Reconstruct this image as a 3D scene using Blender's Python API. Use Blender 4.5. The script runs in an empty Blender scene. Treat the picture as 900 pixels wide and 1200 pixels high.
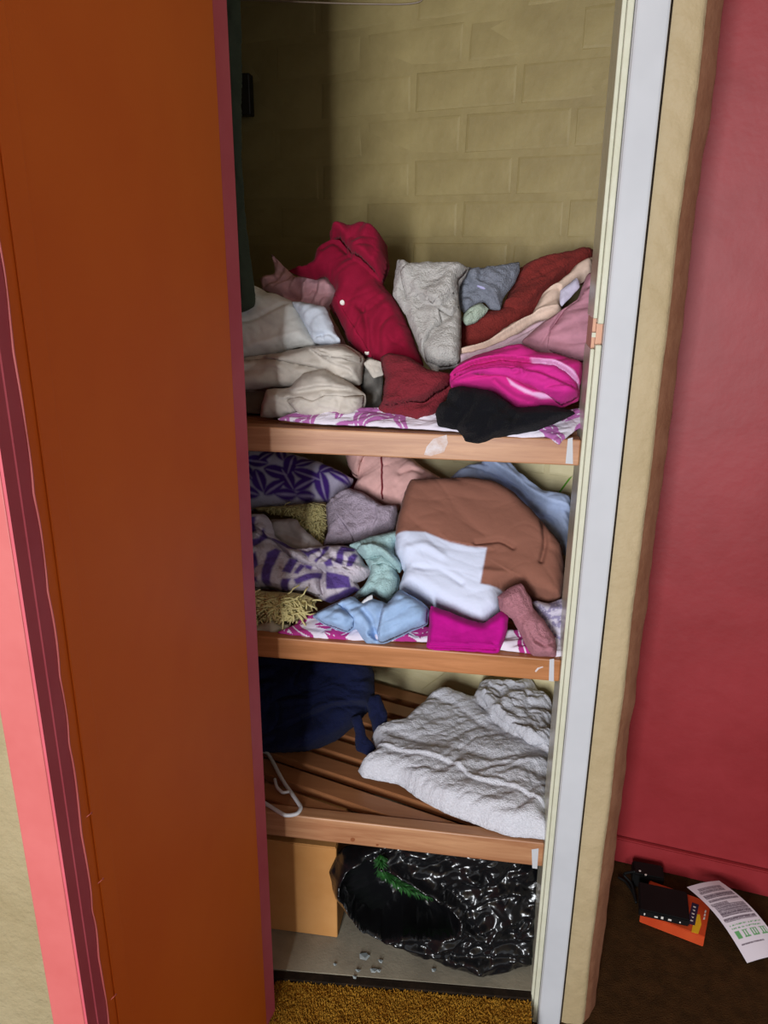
import bpy, bmesh, math, random
import numpy as np
from mathutils import Vector, Matrix
from mathutils.geometry import delaunay_2d_cdt

random.seed(7)
scene = bpy.context.scene
COL = scene.collection

# ------------------------------------------------------------------ camera
FPX, CAM_H = 900.0, 1.5
def _n(v):
    v = np.array(v, float); return v / np.linalg.norm(v)
_down = _n([(425 - 450) / FPX, (3318 - 600) / FPX, 1])          # nadir vanishing point
_rx = -6500.0                                                    # vanishing point of the shelf edges
_t = -((_rx / FPX) * _down[0] + _down[2]) / _down[1]
_right = -_n([_rx / FPX, _t, 1])
_fwd = np.cross(_right, _down)
RC = np.array([_right, _fwd, -_down])
if RC[1][2] < 0: RC[1] *= -1
CAM = np.array([0, 0, CAM_H])
cd = bpy.data.cameras.new('camera'); cam = bpy.data.objects.new('camera', cd); COL.objects.link(cam)
cd.sensor_fit = 'VERTICAL'; cd.sensor_height = 36; cd.lens = FPX / 1200 * 36; cd.clip_start = 0.02
_ax, _ay, _az = RC @ np.array([1, 0, 0]), RC @ np.array([0, -1, 0]), RC @ np.array([0, 0, -1])
cam.matrix_world = Matrix(((_ax[0], _ay[0], _az[0], 0), (_ax[1], _ay[1], _az[1], 0), (_ax[2], _ay[2], _az[2], CAM_H), (0, 0, 0, 1)))
scene.camera = cam

# ------------------------------------------------------------------ light
w = bpy.data.worlds.new('room_daylight'); scene.world = w; w.use_nodes = True
w.node_tree.nodes['Background'].inputs[0].default_value = (0.93, 0.96, 1.0, 1)
w.node_tree.nodes['Background'].inputs[1].default_value = 0.60
ld = bpy.data.lights.new('window_light', 'AREA'); ld.shape = 'RECTANGLE'; ld.size = 0.42; ld.size_y = 1.5
ld.energy = 125; ld.color = (0.93, 0.96, 1.0)
lo = bpy.data.objects.new('window_light', ld); COL.objects.link(lo)
lo.location = (-0.50, -2.0, 1.3); lo.rotation_euler = (math.radians(90), 0, math.radians(-7))
vs = scene.view_settings
vs.view_transform = 'Standard'; vs.look = 'None'; vs.gamma = 1; vs.use_curve_mapping = False; vs.exposure = 0.0

# ------------------------------------------------------------------ pixel -> world helpers
def ray(px, py): return RC @ np.array([(px - 450) / FPX, (py - 600) / FPX, 1.0])
def on_y(px, py, Y): d = ray(px, py); return CAM + d * (Y / d[1])
def on_z(px, py, Z): d = ray(px, py); return CAM + d * ((Z - CAM_H) / d[2])
CROPS = {1: (270, 250, .25556), 2: (430, 270, .31111), 3: (280, 520, .24444), 4: (440, 520, .26667),
         5: (290, 760, .41111), 6: (300, 950, .4), 7: (640, 900, .28889), 8: (700, 980, .22222), 0: (0, 0, 1)}
def A(c, *pts):
    ox, oy, s = CROPS[c]
    return [(ox + x * s, oy + y * s) for x, y in pts]

# ------------------------------------------------------------------ materials
def srgb(h):
    h = h.lstrip('#'); out = []
    for i in (0, 2, 4):
        c = int(h[i:i + 2], 16) / 255
        out.append(c / 12.92 if c <= .04045 else ((c + .055) / 1.055) ** 2.4)
    return out
def new_mat(name):
    m = bpy.data.materials.new(name); m.use_nodes = True
    return m, m.node_tree, m.node_tree.nodes['Principled BSDF']
def noise_node(nt, scale, detail=3, rough=.6, stretch=None):
    tc = nt.nodes.new('ShaderNodeTexCoord'); nz = nt.nodes.new('ShaderNodeTexNoise')
    nz.inputs['Scale'].default_value = scale; nz.inputs['Detail'].default_value = detail; nz.inputs['Roughness'].default_value = rough
    if stretch:
        mp = nt.nodes.new('ShaderNodeMapping'); mp.inputs['Scale'].default_value = stretch
        nt.links.new(tc.outputs['Object'], mp.inputs['Vector']); nt.links.new(mp.outputs['Vector'], nz.inputs['Vector'])
    else: nt.links.new(tc.outputs['Object'], nz.inputs['Vector'])
    return nz
def add_bump(nt, b, src, strength, dist):
    bp = nt.nodes.new('ShaderNodeBump'); bp.inputs['Strength'].default_value = strength; bp.inputs['Distance'].default_value = dist
    nt.links.new(src, bp.inputs['Height']); 
    old = b.inputs['Normal'].links[0].from_socket if b.inputs['Normal'].links else None
    if old: nt.links.new(old, bp.inputs['Normal'])
    nt.links.new(bp.outputs['Normal'], b.inputs['Normal'])
def mix_col(nt, b, fac, c1, c2, lo=.35, hi=.65):
    r = nt.nodes.new('ShaderNodeValToRGB'); r.color_ramp.elements[0].position = lo; r.color_ramp.elements[1].position = hi
    r.color_ramp.elements[0].color = (*c1, 1); r.color_ramp.elements[1].color = (*c2, 1)
    nt.links.new(fac, r.inputs[0]); nt.links.new(r.outputs[0], b.inputs['Base Color'])
    return r
def paint(name, hexa, hexb=None, rough=.5, spec=.5, nscale=6, bumps=((60, .2, .002),), stretch=None):
    m, nt, b = new_mat(name); c = srgb(hexa); b.inputs['Roughness'].default_value = rough
    b.inputs['Specular IOR Level'].default_value = spec
    if hexb: mix_col(nt, b, noise_node(nt, nscale, 4, .65, stretch).outputs[0], c, srgb(hexb))
    else: b.inputs['Base Color'].default_value = (*c, 1)
    for s, st, d in bumps: add_bump(nt, b, noise_node(nt, s, 3).outputs[0], st, d)
    return m
def cloth(name, hexc, kind='weave', vcol=False, rough=.9, sheen=.03):
    m, nt, b = new_mat(name); c = srgb(hexc)
    b.inputs['Roughness'].default_value = rough; b.inputs['Specular IOR Level'].default_value = .15
    b.inputs['Sheen Weight'].default_value = sheen; b.inputs['Sheen Roughness'].default_value = .5
    if vcol:
        at = nt.nodes.new('ShaderNodeAttribute'); at.attribute_name = 'print'
        nt.links.new(at.outputs['Color'], b.inputs['Base Color'])
    else:
        lo_ = [x * .86 for x in c]; hi_ = [min(1, x * 1.08) for x in c]
        mix_col(nt, b, noise_node(nt, 35 if kind == 'weave' else 260, 3).outputs[0], lo_, hi_, .3, .7)
    if kind == 'terry':
        add_bump(nt, b, noise_node(nt, 380, 2, .6).outputs[0], .9, .004)
        add_bump(nt, b, noise_node(nt, 70, 2, .5).outputs[0], .35, .006)
    elif kind == 'weave':
        add_bump(nt, b, noise_node(nt, 55, 3, .5).outputs[0], .25, .006)
        add_bump(nt, b, noise_node(nt, 700, 1, .5).outputs[0], .15, .001)
    return m
def wood(name, a, bb, axis=(2, 40, 40), rough=.45):
    m, nt, b = new_mat(name); b.inputs['Roughness'].default_value = rough
    nz = noise_node(nt, 1.0, 5, .65, axis); nz.inputs['Distortion'].default_value = .6
    mix_col(nt, b, nz.outputs[0], srgb(a), srgb(bb), .3, .7)
    add_bump(nt, b, nz.outputs[0], .15, .002)
    return m

# ------------------------------------------------------------------ object helpers
def tag(o, label=None, cat=None, group=None, kind=None):
    if label: o['label'] = label
    if cat: o['category'] = cat
    if group: o['group'] = group
    if kind: o['kind'] = kind
    return o
def link_mesh(name, me, mat=None, parent=None, loc=(0, 0, 0)):
    o = bpy.data.objects.new(name, me); COL.objects.link(o); o.location = loc
    if mat and not me.materials: me.materials.append(mat)
    if parent: o.parent = parent
    return o
def empty(name, loc=(0, 0, 0)):
    o = bpy.data.objects.new(name, None); COL.objects.link(o); o.location = loc; o.empty_display_size = .05
    return o
def box_mesh(name, lo_, hi_, bevel=0.0, seg=2):
    bm = bmesh.new(); bmesh.ops.create_cube(bm, size=1)
    for v in bm.verts:
        v.co = Vector([(lo_[i] + hi_[i]) / 2 + v.co[i] * (hi_[i] - lo_[i]) for i in range(3)])
    if bevel: bmesh.ops.bevel(bm, geom=bm.edges[:], offset=bevel, segments=seg, affect='EDGES', profile=.5)
    me = bpy.data.meshes.new(name); bm.to_mesh(me); bm.free(); return me
def box(name, lo_, hi_, mat, parent=None, bevel=0.0):
    if parent is None:
        loc = ((lo_[0] + hi_[0]) / 2, (lo_[1] + hi_[1]) / 2, lo_[2])
        l2 = [lo_[i] - loc[i] for i in range(3)]; h2 = [hi_[i] - loc[i] for i in range(3)]
        return link_mesh(name, box_mesh(name, l2, h2, bevel), mat, None, loc)
    l = parent.location
    return link_mesh(name, box_mesh(name, [lo_[i] - l[i] for i in range(3)], [hi_[i] - l[i] for i in range(3)], bevel), mat, parent)
def prism(name, pts, z0, z1, mat, parent=None, bevel=0.0):
    """vertical prism from an (x, y) outline"""
    l = parent.location if parent else Vector((0, 0, 0))
    bm = bmesh.new(); a = [bm.verts.new((x - l[0], y - l[1], z0 - l[2])) for x, y in pts]
    fc = bm.faces.new(a); r = bmesh.ops.extrude_face_region(bm, geom=[fc])
    for v in r['geom']:
        if isinstance(v, bmesh.types.BMVert): v.co.z = z1 - l[2]
    bmesh.ops.recalc_face_normals(bm, faces=bm.faces[:])
    if bevel: bmesh.ops.bevel(bm, geom=bm.edges[:], offset=bevel, segments=2, affect='EDGES')
    me = bpy.data.meshes.new(name); bm.to_mesh(me); bm.free()
    return link_mesh(name, me, mat, parent)
def tube_data(paths, rads, sides=6):
    V, F = [], []
    for path, rad in zip(paths, rads):
        P = [Vector(p) for p in path]; n = len(P); base = len(V); up = Vector((.3, .2, .93))
        for i, p in enumerate(P):
            d = (P[min(i + 1, n - 1)] - P[max(i - 1, 0)]).normalized()
            a = d.cross(up); a = a.normalized() if a.length > 1e-4 else d.orthogonal().normalized(); b = d.cross(a)
            r = rad[i] if hasattr(rad, '__len__') else rad
            for k in range(sides):
                t = 2 * math.pi * k / sides; V.append(p + (a * math.cos(t) + b * math.sin(t)) * r)
        for i in range(n - 1):
            for k in range(sides):
                q = base + i * sides; k2 = (k + 1) % sides
                F.append((q + k, q + k2, q + sides + k2, q + sides + k))
        F.append(tuple(base + k for k in range(sides))[::-1]); F.append(tuple(base + (n - 1) * sides + k for k in range(sides)))
    return V, F
def tube(name, paths, rads, mat, parent=None, sides=6, loc=None):
    V, F = tube_data(paths, rads, sides)
    l = Vector(loc) if loc is not None else (parent.location if parent else Vector((0, 0, 0)))
    me = bpy.data.meshes.new(name); me.from_pydata([tuple(v - l) for v in V], [], F); me.validate()
    for p in me.polygons: p.use_smooth = True
    return link_mesh(name, me, mat, parent, (0, 0, 0) if parent else tuple(l))
def catmull(pts, closed=False, step=6, ten=.35):
    P = [np.array(p, float) for p in pts]; n = len(P); out = []
    rng = range(n) if closed else range(n - 1)
    for i in rng:
        if closed: p0, p1, p2, p3 = P[i - 1], P[i], P[(i + 1) % n], P[(i + 2) % n]
        else: p0, p1, p2, p3 = P[max(i - 1, 0)], P[i], P[i + 1], P[min(i + 2, n - 1)]
        for k in range(step):
            t = k / step
            # tension .35 keeps corners from overshooting
            m1, m2 = (p2 - p0) * ten, (p3 - p1) * ten
            out.append((2*t**3-3*t**2+1)*p1 + (t**3-2*t**2+t)*m1 + (-2*t**3+3*t**2)*p2 + (t**3-t**2)*m2)
    if not closed: out.append(P[-1])
    return np.array(out)

# ------------------------------------------------------------------ numpy noise
_prm = np.random.RandomState(3).permutation(256)
_ang = np.random.RandomState(4).rand(256) * 2 * np.pi
def pn(x, y, seed=0):
    x = x + seed * 17.31; y = y + seed * 9.73
    xi = np.floor(x).astype(int); yi = np.floor(y).astype(int); fx = x - xi; fy = y - yi
    def g(i, j):
        a = _ang[_prm[(_prm[(xi + i) & 255] + yi + j) & 255]]; return np.cos(a) * (fx - i) + np.sin(a) * (fy - j)
    u = fx**3 * (fx * (fx * 6 - 15) + 10); v = fy**3 * (fy * (fy * 6 - 15) + 10)
    return ((g(0, 0) * (1 - u) + g(1, 0) * u) * (1 - v) + (g(0, 1) * (1 - u) + g(1, 1) * u) * v) * 1.4
def seg_dist(P, L, closed=False):
    """distance and signed distance of points P to polyline L"""
    L = np.asarray(L, float); Aa = L if closed else L[:-1]; B = np.roll(L, -1, 0) if closed else L[1:]
    best = np.full(len(P), 1e9); sgn = np.zeros(len(P))
    for a, b in zip(Aa, B):
        ab = b - a; q = (ab @ ab) + 1e-12; t = np.clip(((P - a) @ ab) / q, 0, 1)
        dv = P - a - t[:, None] * ab; d = np.hypot(dv[:, 0], dv[:, 1]); m = d < best
        best[m] = d[m]; sgn[m] = np.sign(ab[0] * dv[m, 1] - ab[1] * dv[m, 0])
    return best, sgn * best
def inside(P, poly):
    poly = np.asarray(poly, float); c = np.zeros(len(P), bool); x, y = P[:, 0], P[:, 1]; n = len(poly)
    for i in range(n):
        x1, y1 = poly[i]; x2, y2 = poly[i - 1]
        k = ((y1 > y) != (y2 > y)) & (x < (x2 - x1) * (y - y1) / (y2 - y1 + 1e-12) + x1); c ^= k
    return c

# ------------------------------------------------------------------ soft goods: one lumpy, creased, closed cloth body per garment
class Surf: pass
def garment(name, label, cat, outline, plane, mat, bulge=.02, r=.03, T=.05, sp=.004, folds=(.006, .05, 0, 2.5), creases=(),
            prints=None, base=None, back=None, seed=1, parent=None, group=None, smooth=12, wob=.0015, dents=(), tags=True, crumple=0, conform=None):
    y0, z0, k = plane[:3]; mx = plane[3] if len(plane) > 3 else 0
    nrm = np.array([mx, -1, k], float); nrm /= np.linalg.norm(nrm)
    p0 = np.array([0, y0, z0], float)
    def hit(px, py):
        d = ray(px, py); return CAM + d * (((p0 - CAM) @ nrm) / (d @ nrm))
    ex = np.array([1, mx, 0], float); ex -= nrm * (ex @ nrm); ex /= np.linalg.norm(ex); ey = np.cross(nrm, ex)
    if ey[2] < 0: ey = -ey
    W = np.array([hit(x, y) for x, y in outline]); org = W.mean(0)
    def uv(px, py):
        q = hit(px, py) - org; return np.array([q @ ex, q @ ey])
    r = r * .7; O = np.array([uv(x, y) for x, y in outline])
    O = catmull(O, True, 8, .2)
    # resample the outline
    dd = np.r_[0, np.cumsum(np.hypot(*(np.roll(O, -1, 0) - O).T))]; n = max(12, int(dd[-1] / sp))
    Oc = np.vstack([O, O[:1]]); s = np.linspace(0, dd[-1], n, endpoint=False)
    O = np.c_[np.interp(s, dd, Oc[:, 0]), np.interp(s, dd, Oc[:, 1])]
    O += np.c_[pn(s / .018, s * 0, seed + 3), pn(s / .018, s * 0 + 5, seed + 4)] * wob
    lo_, hi_ = O.min(0), O.max(0)
    gx, gy = np.meshgrid(np.arange(lo_[0], hi_[0], sp), np.arange(lo_[1], hi_[1], sp * .866)); gx[1::2] += sp * .5
    rs = np.random.RandomState(seed); G = np.c_[gx.ravel(), gy.ravel()] + (rs.rand(gx.size, 2) - .5) * sp * .3
    G = G[inside(G, O)]; dG, _ = seg_dist(G, O, True); G = G[dG > sp * .55]
    pts = [Vector(p) for p in np.vstack([O, G])]
    vo, _, fo, _, _, _ = delaunay_2d_cdt(pts, [(i, (i + 1) % n) for i in range(n)], [], 1, 1e-6)
    P = np.array([tuple(v) for v in vo]); N = len(P)
    d, _ = seg_dist(P, O, True); bnd = d < 1e-5; d[bnd] = 0
    prof = np.sqrt(np.clip(1 - (1 - np.clip(d / r, 0, 1)) ** 2, 0, 1))
    tris = np.array([f for f in fo if len(f) == 3]); E = np.vstack([tris[:, [0, 1]], tris[:, [1, 2]], tris[:, [2, 0]]])
    def relax(h, it):
        cnt = np.bincount(E.ravel(), minlength=N)
        for _ in range(it):
            s_ = np.zeros(N); np.add.at(s_, E[:, 0], h[E[:, 1]]); np.add.at(s_, E[:, 1], h[E[:, 0]])
            h = np.where(bnd, h, .4 * h + .6 * s_ / np.maximum(cnt, 1))
        return h
    h = bulge * relax(prof, smooth)
    mask = np.clip(d / .009, 0, 1)
    amp, sc, an, st = folds; amp *= 1.3; an = math.radians(an)
    if amp:
        u, v = P[:, 0], P[:, 1]
        u = u + .35 * sc * pn(u / sc / 1.3, v / sc / 1.3, seed + 7); v = v + .35 * sc * pn(v / sc / 1.3, u / sc / 1.3, seed + 8)
        a_ = (math.cos(an) * v - math.sin(an) * u) / sc; b_ = (math.cos(an) * u + math.sin(an) * v) / (sc * st)
        f = 2.2 * np.abs(pn(a_, b_, seed)) - .45
        f2 = 2.2 * np.abs(pn(a_ * 2.1 + .3 * b_, b_ * 1.6, seed + 1)) - .45
        for q_, (s1, w1) in enumerate(((.8, .28), (1.5, .14))):
            g_ = pn(a_ * s1 + 3.1, b_ * s1 * 1.5, seed + 21 + q_); h = h - mask * amp * w1 * np.exp(-(g_ / .07) ** 2)
        h = h + mask * (amp * f + amp * .4 * f2 + amp * .8 * pn(a_ * .5, b_ * .8, seed + 2))
    if crumple:
        rq = np.random.RandomState(seed)
        for q in range(8):
            an_ = rq.rand() * math.pi; lam = .035 + .07 * rq.rand(); x_ = (P[:, 0] * math.cos(an_) + P[:, 1] * math.sin(an_)) / lam + .35 * pn(P[:, 0] / .06, P[:, 1] / .06, seed + q)
            tri = 1 - np.abs(((x_ + rq.rand()) % 1) * 2 - 1) * 2
            gate = np.clip(pn(P[:, 0] / .07, P[:, 1] / .07, seed + 50 + q) * 3, 0, 1)
            h = h + mask * crumple * gate * tri * (lam / .045)
    if 'terry' in mat.name or 'fleece' in mat.name:
        h = h + mask * (.0011 * pn(P[:, 0] / .0055, P[:, 1] / .0055, seed + 31) + .0016 * pn(P[:, 0] / .016, P[:, 1] / .013, seed + 32))
    for poly, depth, rr in dents:
        q = np.array([uv(x, y) for x, y in poly]); q = catmull(q, True, 5); ins = inside(P, q); dd_, _ = seg_dist(P, q, True)
        g = np.where(ins, -depth * np.sqrt(np.clip(1 - (1 - np.clip(dd_ / rr, 0, 1)) ** 2, 0, 1)), 0) + (.012 if depth > .1 else .005) * np.exp(-(dd_ / .009) ** 2)
        h = h + mask * g
    for c in creases:
        line, am, wd, kd = c[:4]; L = catmull(np.array([uv(x, y) for x, y in line]), False, 5)
        dist, sd = seg_dist(P, L)
        if kd == 'g': h = h - am * np.exp(-(dist / wd) ** 2) * mask
        elif kd == 'r': h = h + am * np.exp(-(dist / wd) ** 2) * mask
        else:
            fall = c[4] if len(c) > 4 else .03
            wd = wd * .6; h = h + am * np.clip(sd / wd, -1, 1) * np.exp(-np.maximum(dist - wd, 0) / fall) * mask
    if conform is not None:
        q2 = base_uv = (org - conform.org); q2 = P + np.array([q2 @ ex, q2 @ ey]); hp = np.empty(N)
        for i in range(0, N, 400):
            D = ((q2[i:i + 400, None, :] - conform.P[None]) ** 2).sum(2); ix = np.argpartition(D, 5, axis=1)[:, :5]
            wt = 1 / (np.take_along_axis(D, ix, 1) + 1e-7); hp[i:i + 400] = (conform.h[ix] * wt).sum(1) / wt.sum(1)
        hp = relax(hp, 6); h = h + hp + .0006
    bk = -nrm if back is None else np.array(back, float)
    rb = min(r * 1.2, max(T, .004)); pb = np.sqrt(np.clip(1 - (1 - np.clip(d / rb, 0, 1)) ** 2, 0, 1))
    base3 = org + np.outer(P[:, 0], ex) + np.outer(P[:, 1], ey)
    front = base3 + np.outer(h, nrm); backp = base3 + np.outer(T * pb, bk) if conform is None else base3 + np.outer(hp - .003, nrm)
    zm = z0 + .0015
    for arr in (front, backp):
        mk = (arr[:, 1] > 1.322) & (arr[:, 2] < zm); arr[mk, 2] = zm
    loc = np.array([org[0], org[1], front[:, 2].min()]) if parent is None else np.array(parent.location)
    idx = np.arange(N); bi = np.where(bnd, idx, 0); inner = np.where(~bnd)[0]; bi[inner] = N + np.arange(len(inner))
    V = np.vstack([front, backp[inner]]) - loc
    def orient(t):
        a, b, c = base3[t[:, 0]], base3[t[:, 1]], base3[t[:, 2]]
        flip = (np.cross(b - a, c - a) @ nrm) < 0; t = t.copy(); t[flip] = t[flip][:, ::-1]; return t
    t = orient(tris); F = np.vstack([t, bi[t][:, ::-1]])
    me = bpy.data.meshes.new(name); me.from_pydata(V.tolist(), [], F.tolist())
    me.polygons.foreach_set('use_smooth', [True] * len(me.polygons))
    if prints is not None:
        colr = np.tile(np.array([*srgb(base), 1.0]), (len(V), 1))
        c = (front - CAM) @ RC; PX = np.c_[450 + FPX * c[:, 0] / c[:, 2], 600 + FPX * c[:, 1] / c[:, 2]]
        # prints are laid out on the flat cloth
        c0 = (base3 - CAM) @ RC; PX = np.c_[450 + FPX * c0[:, 0] / c0[:, 2], 600 + FPX * c0[:, 1] / c0[:, 2]]
        for it in prints:
            if callable(it): cc, mm = it(P, PX); colr[:N][mm] = np.c_[cc[mm], np.ones(mm.sum())] if cc.ndim == 2 else np.r_[cc, 1]
            else:
                poly, hx = it; sd_ = seg_dist(PX, np.array(poly), True)[0] * np.where(inside(PX, poly), 1, -1); al = np.clip(.5 + sd_ / 2.2, 0, 1)[:, None]; colr[:N] = colr[:N] * (1 - al) + np.array([*srgb(hx), 1]) * al
        colr[N:] = colr[inner]
        at = me.color_attributes.new('print', 'FLOAT_COLOR', 'POINT'); at.data.foreach_set('color', colr.astype(np.float32).ravel())
    me.update(); o = link_mesh(name, me, mat, parent, tuple(loc) if parent is None else (0, 0, 0))
    if parent is None and tags: tag(o, label, cat, group)
    S = Surf(); S.o = o; S.org = org; S.plane = plane; S.mat = mat; S.n = nrm; S.ex = ex; S.ey = ey
    def at_px(px, py, lift=0):
        q = uv(px, py); i = np.argmin(((P - q) ** 2).sum(1)); return base3[i] + nrm * (h[i] + lift)
    S.at = at_px; S.front = front; S.P = P; S.uv = uv; S.ins = lambda: None; S.h = h; S.base3 = base3
    return S

# ================================================================== SETTING
M_cream = paint('cream_plaster', '#a08d6b', '#aa9776', .6, .3, 5, ((28, .5, .008), (120, .3, .003)))
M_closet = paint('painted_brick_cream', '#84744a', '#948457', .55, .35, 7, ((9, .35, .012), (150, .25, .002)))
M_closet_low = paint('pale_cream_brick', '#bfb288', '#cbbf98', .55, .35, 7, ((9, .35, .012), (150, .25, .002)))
M_red = paint('red_wall_paint', '#8a2327', '#952b30', .5, .4, 5, ((14, .15, .01), (220, .12, .001)))
M_brownedge = paint('shaded_plaster_edge', '#7a5038', '#875d44', .7, .25, 20, ((60, .4, .004),))  # brown puts the corner's shade and red bounce into the plaster colour
M_white = paint('white_gloss_paint', '#b3b4b8', '#bcbdc1', .22, .5, 4, ((12, .06, .004),))
M_ivory = paint('ivory_gloss_paint', '#bdbca6', '#c6c5b2', .25, .5, 20, ((60, .25, .003),))
M_orange = paint('burnt_orange_paint', '#cc5c10', '#d46616', .6, .3, 2, ((300, .2, .001),))
M_pink = paint('pink_red_paint', '#a84f4c', '#b05956', .5, .4, 8, ((100, .2, .001),))
M_burg = paint('dull_red_paint', '#a8434e', '#b04d57', .55, .3, 8, ((100, .2, .001),))
M_concrete = paint('concrete', '#7e7768', '#948c7a', .85, .2, 9, ((30, .3, .004), (200, .3, .002)))
M_dark = paint('painted_gap_shade', '#17120d', '#2a2018', .9, .1, 30)  # near-black colour stands in for the shade inside gaps
M_brownfloor = paint('brown_carpet', '#35230f', '#452e16', .95, .1, 30, ((300, .9, .006), (40, .4, .006)))
M_mustard = paint('mustard_carpet', '#aa7424', '#cc9838', .95, .1, 45, ((350, .9, .005),))
M_beam = wood('pine_batten', '#8a5636', '#b98a64', (3, 60, 45))
M_beam2 = wood('pine_batten_orange', '#86501f', '#b5784a', (3, 60, 45))
M_slat = wood('brown_slat_wood', '#8a5836', '#a06c46', (2, 25, 25))
M_rawwood = wood('raw_wood', '#b27c58', '#c8977a', (20, 20, 4))
M_iron = paint('black_iron', '#14120f', None, .5, .4)

ZS = (1.214, 0.80, 0.386)                       # shelf tops
def wall_y(x): return 1.773 - .32 * x           # back wall of the cupboard stands askew
def red_y(x): return 1.872 - .18 * x
XL, XR = -.66, .205

# floor
o = box('floor', (-2.2, -2.6, -.175), (2.6, 2.3, -.075), M_brownfloor); tag(o, kind='structure', label='dark brown carpeted floor')
o = prism('floor', [(-.47, 1.248), (.16, 1.286), (.2, 1.29), (.2, 1.73), (-.66, 2.0), (-.66, 1.248)], -.074, 0.0, M_concrete)
tag(o, kind='structure', label='bare grey concrete floor of the cupboard')

# back wall of painted bricks
wl = math.atan(-.32); c_, s_ = math.cos(wl), math.sin(wl)
wb = empty('wall_back', (XL, wall_y(XL), 0)); wb.rotation_euler = (0, 0, wl); tag(wb, kind='structure', label='cream painted brick back wall of the cupboard')
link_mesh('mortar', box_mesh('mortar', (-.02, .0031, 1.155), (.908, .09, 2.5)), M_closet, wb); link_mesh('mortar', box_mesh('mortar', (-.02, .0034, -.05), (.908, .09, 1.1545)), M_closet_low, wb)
brick_me = []
for q in range(4):
    bm = bmesh.new(); bmesh.ops.create_cube(bm, size=1)
    for v in bm.verts: v.co = Vector((v.co.x * .228, v.co.y * .03, v.co.z * .079)) + Vector([(random.random() - .5) * .003 for _ in range(3)])
    bmesh.ops.bevel(bm, geom=[e for e in bm.edges if all(v.co.y < 0 for v in e.verts)], offset=.009, segments=3, affect='EDGES', profile=.6)
    me = bpy.data.meshes.new('brick'); bm.to_mesh(me); bm.free(); me.materials.append(M_closet)
    brick_me.append(me)
cache = {}; lowc = {}
def low_of(me):
    if me.name not in lowc:
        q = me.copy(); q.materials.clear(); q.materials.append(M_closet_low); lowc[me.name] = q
    return lowc[me.name]
def brick_of(L):
    key = round(L, 3)
    if key not in cache:
        me = brick_me[0].copy()
        for v in me.vertices:
            v.co.x = v.co.x * L / .228
        cache[key] = me
    return cache[key]
for row in range(28):
    z = .042 + row * .0855; off = 0 if row % 2 else -.119
    for k in range(5):
        a0, a1 = max(off + k * .236, 0), min(off + k * .236 + .229, .90)
        if a1 - a0 < .03: continue
        me = random.choice(brick_me) if a1 - a0 > .227 else brick_of(a1 - a0)
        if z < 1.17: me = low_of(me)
        link_mesh('brick', me, None, wb, ((a0 + a1) / 2, .0175 + random.uniform(-.0006, .0006), z))
# side walls and ceiling of the cupboard
o = box('wall_left', (XL - .08, 1.41, -.01), (XL, 2.0, 2.5), M_closet); tag(o, kind='structure', label='shaded inner left wall of the cupboard')
o = box('wall_right', (XR, 1.37, -.01), (XR + .05, 1.70, 2.5), M_closet); tag(o, kind='structure', label='inner right wall of the cupboard')
o = box('ceiling', (-.75, 1.37, 2.5), (.26, 2.05, 2.56), M_closet); tag(o, kind='structure', label='cupboard ceiling')
o = box('wall_above', (-.51, 1.28, 2.2), (.26, 1.37, 2.5), M_cream); tag(o, kind='structure', label='cream wall above the cupboard opening')
# front wall, left of the door
def bumpy_sheet(name, fn, nu, nv, mat, kind, label):
    V = []; F = []
    for j in range(nv + 1):
        for i in range(nu + 1): V.append(fn(i / nu, j / nv))
    for j in range(nv):
        for i in range(nu): a = j * (nu + 1) + i; F.append((a, a + 1, a + nu + 2, a + nu + 1))
    me = bpy.data.meshes.new(name); me.from_pydata(V, [], F); me.polygons.foreach_set('use_smooth', [True] * len(F))
    o = link_mesh(name, me, mat); tag(o, kind=kind, label=label); return o
M_cream_l = paint('cream_textured_plaster', '#9c8c69', '#aa9b79', .7, .25, 4, ((45, .9, .006), (110, .5, .003)))
o = box('wall_front_left', (-2.2, 1.124, -.075), (-.521, 1.40, 2.5), M_cream_l); tag(o, kind='structure', label='cream textured plaster wall behind the open door')
o = box('wall_front_far_left', (-2.2, 1.05, -.075), (-.45, 1.1225, 2.5), M_cream_l); tag(o, kind='structure', label='cream textured plaster facing beside the open door')
o = box('ceiling_room', (-2.2, -2.6, 2.501), (2.6, 1.27, 2.56), M_cream); tag(o, kind='structure', label='plain cream room ceiling')
# front wall, right of the frame: face, worn rounded corner, return
def nz1(a, seed=0): return float(pn(np.array([a]), np.array([.37]), seed)[0])
def corner(i, j):
    z = -.075 + j * 2.55; wv = .004 * nz1(z / .16, 2) + .0025 * nz1(z / .05, 5); ce = .252 + .003 * nz1(z / .2, 9)
    prof = [(.213, 1.283), (.225, 1.281), (.24, 1.281), (ce, 1.282), (ce + .004, 1.284), (ce + .008, 1.289)]
    k = i * 5; a = int(min(k, 4)); t = k - a
    p, q = prof[a], prof[a + 1]; x = p[0] + (q[0] - p[0]) * t; y = p[1] + (q[1] - p[1]) * t
    b = .0012 * nz1(x * 60 + z * 41, 3) + .001 * nz1(z / .02 + x * 30, 4)
    return (x, y + b, z)
o = bumpy_sheet('wall_front_right', corner, 15, 300, M_cream, 'structure', 'narrow cream plaster wall face beside the white frame')
def corner2(i, j):
    z = -.075 + j * 2.55; wv = .004 * nz1(z / .16, 2) + .0025 * nz1(z / .05, 5); ce = .252 + .003 * nz1(z / .2, 9)
    pts = [(ce + .008, 1.289), (ce + .020, 1.303), (.290 + wv, 1.333), (.2915 + wv, 1.337), (.292 + wv, 1.36), (.285, 1.74)]
    k = i * 5; a = int(min(k, 4)); t = k - a; p, q = pts[a], pts[a + 1]
    return (p[0] + (q[0] - p[0]) * t, p[1] + (q[1] - p[1]) * t + .0008 * nz1(z / .015 + i * 9, 6), z)
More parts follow.
